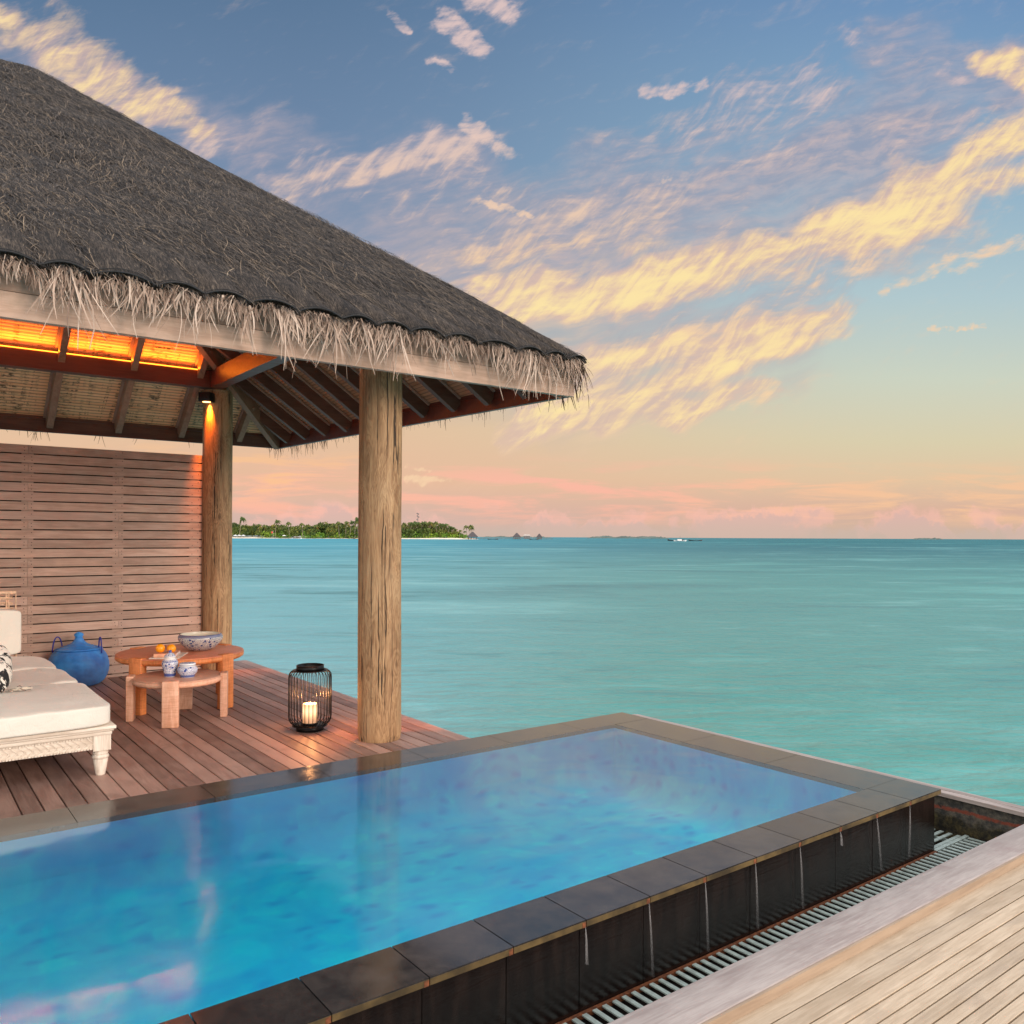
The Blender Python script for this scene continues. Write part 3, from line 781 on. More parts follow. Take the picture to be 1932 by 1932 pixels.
for jx in (-2.0, -1.2, -.4, .3, 1.009, 1.747, 2.44):
    c = MB(); c.box((jx - .045, WY + .0215, -.01), (jx + .045, WY + .045, 2.10), c=.3); c.build('batten', M['slat'], root)
c = MB(); c.box((-3.4, WY + .085, -.01), (2.514, WY + .097, 2.098)); c.box((2.502, WY + .0215, -.01), (2.514, WY + .085, 2.09)); c.build('backing', M['void'], root)
tag(root, 'screen wall of horizontal reddish brown slats behind the daybed and basket', 'wall')

# ================================================================ pavilion
pav = empty('pavilion', (2.6, 4.85, 0)); PO = Vector((2.6, 4.85, 0))
tag(pav, 'thatched open pavilion with log posts standing over the deck', 'pavilion')
def PB(b, name, mats, parent=pav, **k):
    o = b.build(name, mats, parent, **k); o.location = -PO if parent is pav else (0, 0, 0); return o

def log_post(cx, cy, r, h):
    b = MB(); prof = 26
    def fn(u, v):
        a = 2 * math.pi * u; z = h * v
        rr = r * (1 + .03 * mnoise.noise(Vector((math.cos(a) * 1.2 + cx * 9, math.sin(a) * 1.2, z * .9))) + .012 * mnoise.noise(Vector((math.cos(a) * 5, math.sin(a) * 5 + cy, z * 3)))) + (0.004 * (1 - v))
        if v == 0: rr -= .006
        return (cx + rr * math.cos(a), cy + rr * math.sin(a), z)
    b.grid(fn, 48, 60)
    return b.build('log_post', M['post'], pav)
for (cx, cy, r) in ((2.588, 4.855, .137), (2.650, 8.385, .141)):
    o = log_post(cx, cy, r, 2.755); o.location = -PO

# eave outline and ridge
FA, FB, FC, FD = (-3.55, 4.30), (3.78, 4.30), (3.51, 8.92), (-3.55, 8.92)
ZF0, ZF1 = 2.285, 2.515
RZ = 4.555; APX = (.82, 6.6); APL = (-.75, 6.6)
def fbar(b, p, q, z0, z1, th, c):
    p = Vector((p[0], p[1], (z0 + z1) / 2)); q = Vector((q[0], q[1], (z0 + z1) / 2)); b.bar(p, q, th, z1 - z0, c=c)
zm = ZF0 + .118
b = MB(); fbar(b, (FA[0], 4.32), (FB[0] - .001, 4.32), ZF0, zm - .002, .04, .75); PB(b, 'fascia_board', M['fascia'])
b = MB(); fbar(b, (FA[0], 4.322), (FB[0] - .003, 4.322), zm + .001, ZF1, .04, .25); PB(b, 'fascia_board', M['fascia'])
b = MB(); fbar(b, (FB[0] - .021, 4.345), (FC[0] - .02, 8.90), ZF0 + .001, zm, .04, .5); fbar(b, (FB[0] - .021, 4.345), (FC[0] - .02, 8.90), zm + .003, ZF1, .04, .3); PB(b, 'fascia_board', M['beam'])
b = MB(); fbar(b, (FD[0], 8.90), (FC[0], 8.90), ZF0, zm, .04, .5); fbar(b, (FD[0], 8.90), (FC[0], 8.90), zm + .003, ZF1, .04, .4); PB(b, 'fascia_board', M['rafterx'])
b = MB(); fbar(b, (FA[0] + .02, 4.345), (FD[0] + .02, 8.88), ZF0, ZF1, .04, .5); PB(b, 'fascia_board', M['rafter'])

# ceilings (bamboo) : four planes to the ridge
ZC = 2.435; ZCR = ZC + .83 * (6.6 - 4.34)
cA, cB, cC, cD = (-3.51, 4.34, ZC), (3.74, 4.34, ZC), (3.47, 8.88, ZC), (-3.51, 8.88, ZC)
rP = (APX[0], 6.6, ZCR); rL = (APL[0], 6.6, ZCR)
def slab(b, poly, up=.03):
    n = len(b.v); k = len(poly)
    b.v += [tuple(p) for p in poly] + [(p[0], p[1], p[2] + up) for p in poly]
    b.face([n + i for i in range(k)][::-1]); b.face([n + k + i for i in range(k)])
    for i in range(k): j = (i + 1) % k; b.face([n + i, n + j, n + k + j, n + k + i])
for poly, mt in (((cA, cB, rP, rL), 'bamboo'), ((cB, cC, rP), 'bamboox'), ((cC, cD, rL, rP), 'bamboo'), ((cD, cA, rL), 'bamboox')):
    b = MB(); slab(b, poly); PB(b, 'ceiling_panel', M[mt])
def hipY(X, near):   # Y where a rafter at X meets the hip
    if X > APX[0]: t = (cB[0] - X) / (cB[0] - APX[0]) if near else (cC[0] - X) / (cC[0] - APX[0])
    elif X < APL[0]: t = (X + 3.51) / (APL[0] + 3.51)
    else: t = 1
    return (4.34 + t * 2.26) if near else (8.88 - t * 2.28)
RW, RH = .055, .125
def rafter(p, q, mt, side):
    b = MB(); p = Vector(p); q = Vector(q); off = Vector((0, 0, -RH / 2 - .004)); sv = Vector(side)
    b.bar(p + off, q + off, RW, RH, m=0)
    for sg in (-1, 1): b.bar(p + sv * sg * (RW / 2 + .012) + Vector((0, 0, -.012)), q + sv * sg * (RW / 2 + .012) + Vector((0, 0, -.012)), .022, .016, c=.5, m=1)
    PB(b, 'rafter', [M[mt], M['batten']])
for k in range(-7, 4):
    X = 1.237 + .595 * k
    for near in (True, False):
        if X > (3.6 if near else 3.35): continue
        ye = 4.345 if near else 8.875; yh = hipY(X, near); s_ = 1 if near else -1
        sl = .83 if near else (ZCR - ZC) / 2.28
        rafter((X, ye, ZC), (X, yh, ZC + sl * abs(yh - ye)), 'rafter', (1, 0, 0))
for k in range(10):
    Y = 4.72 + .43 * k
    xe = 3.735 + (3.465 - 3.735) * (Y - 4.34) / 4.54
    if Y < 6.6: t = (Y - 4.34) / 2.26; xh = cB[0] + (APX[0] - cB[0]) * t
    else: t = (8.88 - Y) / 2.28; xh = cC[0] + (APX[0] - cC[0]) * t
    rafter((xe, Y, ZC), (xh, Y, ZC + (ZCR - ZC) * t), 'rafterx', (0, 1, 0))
for c_, r_ in ((cB, rP), (cC, rP), (cA, rL), (cD, rL)):
    b = MB(); p = Vector(c_); q = Vector(r_); o_ = Vector((0, 0, -.09)); b.bar(p + o_, q + o_, .06, .17); PB(b, 'hip_rafter', M['rafter'])
b = MB(); b.bar((APL[0], 6.6, ZCR - .1), (APX[0], 6.6, ZCR - .1), .06, .2); PB(b, 'ridge_beam', M['rafterx'])
# ring beams on the posts
b = MB(); b.box((-3.1, 8.21, 2.757), (2.52, 8.33, 2.92), c=.5); PB(b, 'ring_beam', M['beam'])
b = MB(); b.box((2.523, 4.79, 2.757), (2.643, 8.33, 2.925), c=.6); PB(b, 'ring_beam', M['beam'])
b = MB(); b.box((-3.1, 4.79, 2.757), (2.52, 4.91, 2.92), c=.5); PB(b, 'ring_beam', M['beam'])
M['led'] = plain('led_strip_glow', (1, .4, .05), .5, emit=(1, .26, .02, 1), es=5)
def led(a, c, loc, rot, L, en):
    b = MB(); b.box(a, c); o = PB(b, 'led_strip', M['led'])
    al = bpy.data.lights.new('led_strip_light', 'AREA'); al.shape = 'RECTANGLE'; al.size = L; al.size_y = .02; al.energy = en; al.color = (1, .215, .014)
    ao = bpy.data.objects.new('led_strip_light', al); C.objects.link(ao); ao.location = loc; ao.rotation_euler = rot
led((-3.0, 8.196, 2.912), (2.44, 8.209, 2.9195), (-.28, 8.180, 2.925), (R(180 + 38), 0, 0), 5.4, 32)
led((-3.0, 4.911, 2.912), (2.44, 4.924, 2.9195), (-.28, 4.945, 2.925), (R(180 - 38), 0, 0), 5.4, 20)
#led((2.508, 5.0, 2.912), (2.521, 8.1, 2.9195), (2.49, 6.5, 2.93), (R(180), R(-38), R(90)), 3.0, 9)
# thatch
def roofpt(face, u, t):
    """u along eave 0..1, t from eave 0 to ridge 1"""
    zE = 2.505
    if face == 'F': a, c, p, q = (-3.62, 4.165), (3.80, 4.195), APL, APX
    elif face == 'R': a, c, p, q = (3.80, 4.195), (3.58, 9.04), APX, APX
    elif face == 'B': a, c, p, q = (3.58, 9.04), (-3.62, 9.04), APX, APL
    else: a, c, p, q = (-3.62, 9.04), (-3.62, 4.165), APL, APL
    ex, ey = a[0] + (c[0] - a[0]) * u, a[1] + (c[1] - a[1]) * u
    tx, ty = p[0] + (q[0] - p[0]) * u, p[1] + (q[1] - p[1]) * u
    x, y = ex + (tx - ex) * t, ey + (ty - ey) * t
    z = zE + (RZ - zE) * t + .035 * math.sin(math.pi * min(1, t * 2.2) ** .8) * (1 if t < .45 else 0)
    return Vector((x, y, z))
CUSPS = [-3.55, -3.3, -3.07, -2.82, -2.6, -2.35, -2.1, -1.88, -1.63, -1.4, -1.16, -.92, -.68, -.43, -.2, .05, .3, .546, .747, 1.028, 1.252, 1.479, 1.74, 1.99, 2.2, 2.42, 2.647, 2.9, 3.196, 3.42, 3.62, 3.80]
def scallop(X):
    for a, c in zip(CUSPS, CUSPS[1:]):
        if a <= X <= c: return math.sin(math.pi * (X - a) / (c - a)) ** .75
    return 0
def thatch_mesh():
    b = MB()
    for face, nu, nv in (('F', 330, 90), ('R', 110, 50), ('B', 60, 20), ('L', 40, 20)):
        def fn(u, v, face=face):
            t = v
            p = roofpt(face, u, t)
            lo = .030 * mnoise.noise(p * 1.1) + .014 * mnoise.noise(p * 4.5) + .007 * mnoise.noise(p * 17)
            e = min(1, t * 9); edge = min(1, min(u, 1 - u) * 14 + .15)
            p.z += lo * (.3 + .7 * e) * edge
            if face == 'F':
                s_ = scallop(-3.62 + 7.42 * u) * max(0, 1 - t * 7)
                p.z += s_ * .034; p.y -= s_ * .012
            return p
        b.grid(fn, nu, nv)
    # turned-under lip of the front and right eaves
    for face, nu in (('F', 330), ('R', 80), ('B', 60)):
        def fn2(u, v, face=face):
            p = roofpt(face, u, 0)
            if face == 'F': s_ = scallop(-3.62 + 7.42 * u); p.z += s_ * .034; p.y -= s_ * .012
            inn = {'F': Vector((0, 1, 0)), 'R': Vector((-1, 0, 0)), 'B': Vector((0, -1, 0))}[face]
            return p + inn * (.15 * v) + Vector((0, 0, -.02 * math.sin(v * math.pi)))
        b.grid(fn2, nu, 3)
    return b
thatch = PB(thatch_mesh(), 'thatch_roof', M['thatch'])
# loose and combed straws lying on the front slope (and a few on the right one)
random.seed(21)
b = MB()
n_made = 0
while n_made < 105000:
    X = random.uniform(-1.6, 3.78); t = random.random() ** .9
    u = None
    # X on the front face at height t
    ea, eb = -3.62 + (APL[0] + 3.62) * t, 3.80 + (APX[0] - 3.80) * t
    if X < ea or X > eb: continue
    u = (X - ea) / (eb - ea)
    p0 = roofpt('F', u, t)
    lo = .030 * mnoise.noise(p0 * 1.1) + .014 * mnoise.noise(p0 * 4.5)
    p0.z += lo
    base = math.atan2(.1, 1) + .9 * mnoise.noise(Vector((X * .8, t * 3, 2))) * (.3 + t)      # combing direction drifts over the slope
    ang = random.gauss(base + .25, .42) if random.random() > .07 else random.uniform(-1.5, 1.5)
    L = random.uniform(.03, .105) if random.random() < .988 else random.uniform(.13, .28)
    dn = Vector((0, -1, -.83)).normalized(); sx = Vector((1, 0, 0)); nrm = Vector((0, -.64, .77))
    d = dn * math.cos(ang) + sx * math.sin(ang); side = dn * -math.sin(ang) + sx * math.cos(ang)
    h0 = random.uniform(.001, .009); bow = random.uniform(-.09, .09) * L
    pts = [p0 + nrm * h0, p0 + d * L * .5 + side * bow + nrm * (h0 + random.uniform(0, .006)), p0 + d * L + nrm * (h0 * .6)]
    v = min(.93, max(0, random.gauss(.45, .30)))
    if L > .13 or random.random() < .004: v = random.uniform(.86, 1)
    b.ribbon(pts, random.uniform(.0018, .0042), side, v, taper=.4)
    n_made += 1
tag(PB(b, 'loose_straw', M['straw'], parent=thatch), kind='stuff')
# black edging cord of the net, one sagging arc per cusp
b = MB()
pts = []
X = -3.58
while X < 3.80:
    s_ = scallop(X); u = (X + 3.62) / 7.42; p = roofpt('F', u, 0); pts.append((X, p.y - .012 - s_ * .012, p.z + s_ * .034 - .002)); X += .02
b.tube(pts, .0042, 6)
b.tube([(x_, y_ + .012, z_ + .014 + .004 * math.sin(x_ * 9)) for x_, y_, z_ in pts], .0018, 5)
PB(b, 'net_cord', plain('black_net_cord', (.012, .012, .013), .8), parent=thatch)

# hanging fringe of dry leaves
def hang(b, p, out, L, side, spread, lift, w, v, curl=.0):
    out = Vector(out); side = Vector(side)
    d = (out * lift + side * spread + Vector((0, 0, -1))).normalized()
    pts = []; q = Vector(p); n = 4
    for i in range(n + 1):
        pts.append(q.copy())
        g = d * (1 - i * .12) + Vector((0, 0, -.22 * i)) + side * curl * i
        q = q + g.normalized() * (L / n)
    tw = random.uniform(-.9, .9)
    sd_ = (side * math.cos(tw) + out * math.sin(tw)).normalized()
    b.ribbon(pts, w, sd_, v, taper=.25)
def fringe_run(b, pf, out, side, length, dens=1.0, dark=False, longL=(.14, .36)):
    """pf(s) -> point on the eave edge for s in metres"""
    n = int(length * 420 * dens)
    for _ in range(n):      # short bristles right under the net
        s_ = random.uniform(0, length); p = pf(s_) + Vector(out) * random.uniform(-.06, .004) + Vector((0, 0, random.uniform(-.028, -.002)))
        hang(b, p, out, random.uniform(.045, .11), side, random.gauss(0, .55), random.uniform(.1, .8), random.uniform(.0028, .006), min(1, max(0, random.gauss(.40, .26))))
    s_ = 0
    while s_ < length:      # bunches of long strands
        k = random.randint(4, 20); c0 = random.gauss(0, .30); L0 = random.uniform(*longL) * (random.choice([.55, .8, 1, 1]))
        for _ in range(k):
            p = pf(min(length, max(0, s_ + random.gauss(0, .028)))) + Vector(out) * random.uniform(-.05, .0) + Vector((0, 0, random.uniform(-.03, 0)))
            hang(b, p, out, L0 * random.uniform(.45, 1.05), side, c0 + random.gauss(0, .38), random.uniform(-.05, .45), random.uniform(.0035, .0115),
                 min(1, max(0, random.gauss(.66, .2))), curl=random.uniform(-.22, .22))
        s_ += random.choice([random.uniform(.010, .035), random.uniform(.03, .11)]) / dens
random.seed(5)
b = MB()
def pf_front(s_):
    X = -1.2 + s_; q = scallop(X); p = roofpt('F', (X + 3.62) / 7.42, 0); return Vector((X, p.y - q * .012, p.z + q * .036 - .012))
fringe_run(b, pf_front, (0, -1, 0), (1, 0, 0), 4.98)
PB(b, 'straw_fringe', M['fringe'], parent=thatch)
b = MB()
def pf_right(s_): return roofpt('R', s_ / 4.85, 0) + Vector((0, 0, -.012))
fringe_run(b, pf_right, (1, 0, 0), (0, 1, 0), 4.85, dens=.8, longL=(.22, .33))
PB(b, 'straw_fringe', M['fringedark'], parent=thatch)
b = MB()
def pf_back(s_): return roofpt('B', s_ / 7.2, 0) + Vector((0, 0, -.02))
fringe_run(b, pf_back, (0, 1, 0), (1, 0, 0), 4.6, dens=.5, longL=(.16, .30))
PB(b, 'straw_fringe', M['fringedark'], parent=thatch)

# lamps on the posts
M['bulb'] = plain('lamp_glow', (1, .7, .4), .5, emit=(1, .45, .12, 1), es=9)
root_l = {}
def wall_lamp(x, y, label, pw):
    root = empty('wall_lamp', (x, y, 2.62))
    a = MB(); a.box((-.058, -.055, 0), (.058, .055, .088)); kid(root, a.build('housing', M['black'], root, bevel=.003))
    a = MB(); a.lathe([(.038, -.0015), (.038, .002)], seg=20); kid(root, a.build('lens', M['bulb'], root))
    a = MB(); a.box((-.02, .055, .025), (.02, .10, .065)); kid(root, a.build('bracket', M['black'], root))
    s = bpy.data.lights.new('lamp_light', 'SPOT'); s.energy = pw; s.color = (1, .20, .015); s.spot_size = R(42); s.spot_blend = 1.0; s.shadow_soft_size = .02
    so_ = bpy.data.objects.new('lamp_light', s); C.objects.link(so_); so_.location = (0, .0, -.012); so_.parent = root
    root_l[root] = so_
    return tag(root, label, 'lamp')
l1 = wall_lamp(2.500, 8.249, 'small black box lamp glowing orange down the rear log post', 300)
l1.rotation_euler = (0, 0, R(-45))
root_l[l1].rotation_euler = (R(7), 0, 0); root_l[l1].location = (.0, .046, -.01)
l2 = wall_lamp(2.588 + .125 * VX - .150 * VY, 4.855 + .125 * VY + .150 * VX, 'matching black lamp hidden behind the front log post, its glow rims the left edge', 260)
l2.rotation_euler = (0, 0, R(-167)); root_l[l2].rotation_euler = (R(8), 0, 0); root_l[l2].location = (0, .03, -.01)

# ================================================================ pool
M['coping'] = plain('wet_dark_stone', (.062, .055, .052), .16, spec=.75, nz=.28, nscale=6)
def m_coping():
    m, nt, b, oc, out = newmat('dark_coping_stone')
    v = attr(nt); n = noise(nt, oc, 9, 6, .7); f = noise(nt, oc, 160, 3, .6)
    col = mix(nt, n.smooth(.3, .75), (.018, .018, .019), (.050, .042, .038))
    tone = v * .5 + .75
    col = mix(nt, 1.0, col, comb(nt, tone, tone, tone), 'MULTIPLY')
    col = mix(nt, f.smooth(.6, .75) * .25, col, (.16, .14, .13, 1))
    put(nt, b.inputs['Base Color'], col); put(nt, b.inputs['Roughness'], n.lin(.3, .7, .08, .20)); b.inputs['Specular IOR Level'].default_value = 1.0
    bump(nt, b, f * .4 + n, .12, .002)
    return m
M['coping'] = m_coping()
M['rustedge'] = plain('rust_stained_edge', (.085, .055, .018), .5, nz=.6, nscale=9)
M['rust'] = plain('rust', (.15, .045, .013), .8, nz=.5, nscale=60)
def m_skirt():
    m, nt, b, oc, out = newmat('dark_wall_tile')
    n = noise(nt, mapv(nt, oc, (1, 1, .12)), 26, 4, .6); v = attr(nt)
    col = mix(nt, n.smooth(.35, .75), (.007, .004, .0035), (.017, .010, .008))
    put(nt, b.inputs['Base Color'], col); b.inputs['Roughness'].default_value = .22; b.inputs['Specular IOR Level'].default_value = .5
    w = noise(nt, mapv(nt, oc, (.3, 1, 2.4)), 16, 3, .5, 1.0)
    bump(nt, b, w, .15, .006)
    return m
M['skirt'] = m_skirt()
def m_mosaic():
    m, nt, b, oc, out = newmat('blue_mosaic')
    wz = vm(nt, 'SCALE', vm(nt, 'SUBTRACT', noise(nt, mapv(nt, oc, (1, 1.2, 1)), 2.6, 3, .55, col=True), (.5, .5, .5)), .22)
    p = vm(nt, 'ADD', oc, wz)
    x, y, z = sep(nt, p)
    v1 = nt.nodes.new('ShaderNodeTexVoronoi'); nt.links.new(mapv(nt, p, (.75, 1.3, 1.5)), v1.inputs['Vector']); v1.inputs['Scale'].default_value = 10.0; v1.inputs['Randomness'].default_value = .55
    dist = E(nt, v1.outputs['Distance']); cr = nt.nodes.new('ShaderNodeSeparateColor'); nt.links.new(v1.outputs['Color'], cr.inputs[0]); rr = E(nt, cr.outputs[0])
    spot = dist.smooth(.55, .0) * rr.smooth(.52, .62)
    mot = noise(nt, mapv(nt, oc, (1, 1.4, .5)), 3.6, 2, .5, .5)
    big = noise(nt, oc, 2.1, 4, .6, 1.0)
    col = mix(nt, big.smooth(.3, .7), (.004, .60, .86), (.01, .84, .93))
    col = mix(nt, rr.smooth(.0, .5) * .3, col, (.003, .52, .88, 1))
    col = mix(nt, mot.smooth(.48, .68) * .4, col, (.002, .40, .80, 1))
    col = mix(nt, spot * .5, col, (.002, .26, .70, 1))
    put(nt, b.inputs['Base Color'], col); b.inputs['Roughness'].default_value = .7
    return m
M['mosaic'] = m_mosaic()
pool = empty('infinity_pool', (4.28, 2.05, 0)); OO = Vector((4.28, 2.05, 0))
tag(pool, 'infinity pool with dark stone coping between the two decks', 'pool')
def LB(b, name, mats, parent=pool, bevel=0.0):
    o = b.build(name, mats, parent, bevel=bevel); o.location = -OO if parent is pool else (0, 0, 0); return o
NY0, NY1, FY0, FY1, EX0, EX1 = 2.05, 2.275, 4.08, 4.335, 3.965, 4.285
CT, CB_ = .05, .026
random.seed(3)
xs = [4.285]; xx = 3.99
while xx > -2.7: xs.append(xx); xx -= .3035
for a1, a0 in zip(xs, xs[1:]):
    b = MB(); cc = random.random()
    y1 = NY1 if a1 < 4.0 else NY1
    b.box((a0 + .0022, NY0, CB_), (a1 - (.0022 if a1 < 4.2 else 0), y1, CT), c=cc)
    b.box((a0 + .0016, NY0 - .0012, CB_ + .0008), (a1 - (.0016 if a1 < 4.2 else 0), NY0 + .002, CT - .0045), c=cc, m=1)
    if a1 < 4.2: b.box((a1 - .018, NY0 - .0022, CB_ + .0008), (a1 - .0024, NY0 - .0013, CT - .006), m=2)
    LB(b, 'coping_tile', [M['coping'], M['rustedge'], M['rust']])
b = MB(); y = NY1 + .002; k = 0
while y < FY0 - .01:
    y2 = min(y + .6, FY0 + .0)
    b = MB(); b.box((EX0, y, CB_), (EX1, y2 - .003, CT)); LB(b, 'coping_tile', [M['coping']]); y = y2
x = EX1
while x > -2.7:
    b = MB(); b.box((x - .6 + .003, FY0, CB_), (x, FY1, CT - .0005)); LB(b, 'coping_tile', [M['coping']]); x -= .6
# grout bed under the tiles, outer skirt
b = MB(); b.box((-2.7, NY0 + .03, -.62), (EX1 - .025, NY1 - .004, CB_ - .001)); b.box((EX0 + .004, NY1 - .004, -.62), (EX1 - .025, FY1 - .03, CB_ - .001)); b.box((-2.7, FY0 + .004, -.30), (EX0 + .004, FY1 - .012, CB_ - .001))
LB(b, 'curb_core', M['void'])
xs2 = [4.262] + [q - .012 for q in xs[1:]]
for a1, a0 in zip(xs2, xs2[1:]):
    b = MB(); o_ = random.uniform(0, .0012); b.box((a0 + .0014, NY0 + .020 + o_, -.27), (a1 - (.0014 if a1 < 4.2 else 0), NY0 + .0295, CB_ - .002)); LB(b, 'wall_tile', M['skirt'])
y = NY0 + .031
while y < 4.30:
    b = MB(); b.box((EX1 - .0245, y + .0014, -.27), (EX1 - .0145, min(4.30, y + .3), CB_ - .002)); LB(b, 'wall_tile', M['skirt']); y += .3035
b = MB(); zb = -.34; rf = .17
def depth(x, y):      # coved junction between floor and walls
    e = min(EX0 - x, y - NY1, FY0 - y)
    return zb if e > rf else zb + rf - math.sqrt(max(0, rf * rf - (rf - e) ** 2))
xsb = [-2.7, -1, 0, 1, 2, 3, 3.7] + [EX0 - rf * (1 - math.sin(k / 8 * math.pi / 2)) for k in range(9)]
ysb = [NY1 + rf * (1 - math.cos(k / 8 * math.pi / 2)) for k in range(9)] + [2.6, 3.0, 3.4, 3.8] + [FY0 - rf * (1 - math.sin(k / 8 * math.pi / 2)) for k in range(9)]
n0 = len(b.v)
for x in xsb:
    for y in ysb: b.v.append((x, y, depth(x, y)))
for i in range(len(xsb) - 1):
    for j in range(len(ysb) - 1): q = n0 + i * len(ysb) + j; b.face([q, q + len(ysb), q + len(ysb) + 1, q + 1], sm=True)
zt = zb + rf
b.quad((-2.7, NY1, zt), (-2.7, NY1, CB_), (EX0, NY1, CB_), (EX0, NY1, zt))
b.quad((-2.7, FY0, zt), (EX0, FY0, zt), (EX0, FY0, CB_), (-2.7, FY0, CB_))
b.quad((EX0, NY1, zt), (EX0, NY1, CB_), (EX0, FY0, CB_), (EX0, FY0, zt))
b.quad((-2.7, NY1, zb), (-2.7, FY0, zb), (-2.7, FY0, CT), (-2.7, NY1, CT))
LB(b, 'basin', M['mosaic'])
def m_poolwater():
    m, nt, b, oc, out = newmat('pool_water')
    tr = nt.nodes.new('ShaderNodeBsdfTransparent'); tr.inputs[0].default_value = (.90, 1, 1, 1)
    gl = nt.nodes.new('ShaderNodeBsdfGlossy'); gl.inputs['Roughness'].default_value = .10
    h = noise(nt, mapv(nt, oc, (1, 1.3, 1)), 1.7, 2, .45, .3)
    bp = nt.nodes.new('ShaderNodeBump'); put(nt, bp.inputs['Height'], h); bp.inputs['Strength'].default_value = .3; bp.inputs['Distance'].default_value = .020
    nt.links.new(bp.outputs[0], gl.inputs['Normal'])
    fr = nt.nodes.new('ShaderNodeFresnel'); fr.inputs[0].default_value = 1.68; nt.links.new(bp.outputs[0], fr.inputs['Normal'])
    ms = nt.nodes.new('ShaderNodeMixShader'); put(nt, ms.inputs[0], (E(nt, fr.outputs[0]) * 1.35 - .05).f('MAXIMUM', .02))
    nt.links.new(tr.outputs[0], ms.inputs[1]); nt.links.new(gl.outputs[0], ms.inputs[2]); nt.links.new(ms.outputs[0], out.inputs[0])
    return m
b = MB(); b.quad((-2.699, NY1 + .0005, CT - .0006), (EX0 - .0005, NY1 + .0005, CT - .0006), (EX0 - .0005, FY0 - .0005, CT - .0006), (-2.699, FY0 - .0005, CT - .0006))
tag(b.build('pool_water', m_poolwater()), kind='structure')

# trickles running off the lip
def m_trickle():
    m, nt, b, oc, out = newmat('falling_water')
    tr = nt.nodes.new('ShaderNodeBsdfTransparent'); df = nt.nodes.new('ShaderNodeBsdfPrincipled')
    df.inputs['Base Color'].default_value = (.62, .60, .60, 1); df.inputs['Roughness'].default_value = .25
    x, y, z = sep(nt, oc)
    ms = nt.nodes.new('ShaderNodeMixShader'); put(nt, ms.inputs[0], z.lin(-.27, .0, .03, .20))
    nt.links.new(tr.outputs[0], ms.inputs[1]); nt.links.new(df.outputs[0], ms.inputs[2]); nt.links.new(ms.outputs[0], out.inputs[0])
    return m
mt = m_trickle()
for X, dx, L in ((3.985, -.02, .25), (3.684, .03, .25), (3.38, .0, .06), (3.078, .012, .26), (2.776, .008, .26), (2.472, .010, .26), (2.169, .014, .26), (1.866, .0, .12)):
    root = b = MB(); b.tube([(0, 0, 0), (dx * .3, -.005, -L * .35), (dx, -.008, -L)], .0016, 6, r2=.0058)
    o = b.build('water_trickle', mt, pool); o.location = Vector((X, NY0 + .004, CB_ - .002)) - OO
b = MB(); b.tube([(0, 0, 0), (.006, -.01, -.12), (.008, -.012, -.27)], .004, 6, r2=.010); o = b.build('water_trickle', mt, pool); o.location = Vector((4.283, 2.12, CB_)) - OO

# ================================================================ overflow channel
M['grate'] = plain('grey_green_grating', (.36, .43, .40), .5, nz=.2, nscale=30)
GZ = -.275
chan = empty('drain_grating', (4.2, 1.9, GZ)); GO = Vector((4.2, 1.9, GZ)); tag(chan, 'grey green slatted drain grating in the channel below the pool wall', 'grating')
b = MB(); x = 4.60
while x > .0:
    b.box((x - .019 + random.uniform(-.001, .001), 1.655, GZ + .008), (x, 2.052, GZ + .013), c=random.random()); x -= .0455
o = b.build('slats', M['grate'], chan); o.location = -GO
b = MB(); b.box((0, 1.87, GZ - .012), (4.60, 1.885, GZ + .004)); b.box((0, 1.70, GZ - .016), (4.60, 1.712, GZ - .002))
x = 4.585
while x > 0: b.box((x - .010, 1.868, GZ + .004), (x + .012, 1.887, GZ + .010)); x -= .091
o = b.build('spine', M['grate'], chan); o.location = -GO
b = MB(); y = 2.085
while y < 4.3: b.box((4.275, y, GZ + .008), (4.585, y + .020, GZ + .013)); y += .0455
o = b.build('end_slats', M['grate'], chan); o.location = -GO
b = MB(); b.box((4.33, 2.06, GZ - .012), (4.342, 4.3, GZ + .002)); b.box((4.262, 2.057, GZ - .004), (4.612, 2.079, GZ + .015)); b.box((4.50, 2.085, GZ - .012), (4.512, 4.3, GZ + .002))
o = b.build('border_bar', M['grate'], chan); o.location = -GO
b = MB(); b.box((-.2, 2.0525, GZ - .004), (4.262, 2.0685, GZ + .012)); o = b.build('rusty_edge_strip', M['rust'], chan); o.location = -GO; o['label'] = 'rusty orange strip along the wall foot'
b = MB(); b.box((-1, 1.40, -.62), (4.70, 2.07, -.45)); b.box((4.262, 2.07, -.62), (4.70, 4.4, -.45))
tag(b.build('channel_floor', M['void']), kind='structure')

def m_moss():
    m, nt, b, oc, out = newmat('mossy_stained_concrete')
    x, y, z = sep(nt, oc); n = noise(nt, oc, 22, 6, .7); n2 = noise(nt, oc, 7, 5, .7)
    col = mix(nt, n.smooth(.35, .7), (.035, .035, .033), (.15, .13, .10))
    col = mix(nt, ((z * -1) + (n2 - .5) * .16).smooth(.17, .21) * .9, col, mix(nt, n.smooth(.4, .65), (.010, .008, .003), (.075, .055, .012)))
    rs_ = ((z + .145 + (n2 - .5) * .05 - (y - 2.0) * .0).f('ABSOLUTE')).smooth(.014, .004)
    col = mix(nt, rs_ * n.smooth(.35, .5), col, (.24, .055, .03, 1))
    put(nt, b.inputs['Base Color'], col); b.inputs['Roughness'].default_value = .8; bump(nt, b, n + n2, .8, .02)
    return m
root = empty('channel_end_wall', (4.62, 3, 0))
b = MB(); b.box((0, -1.9, -.6), (.07, 1.6, -.0825)); o = b.build('mossy_wall', m_moss(), root)
b = MB()
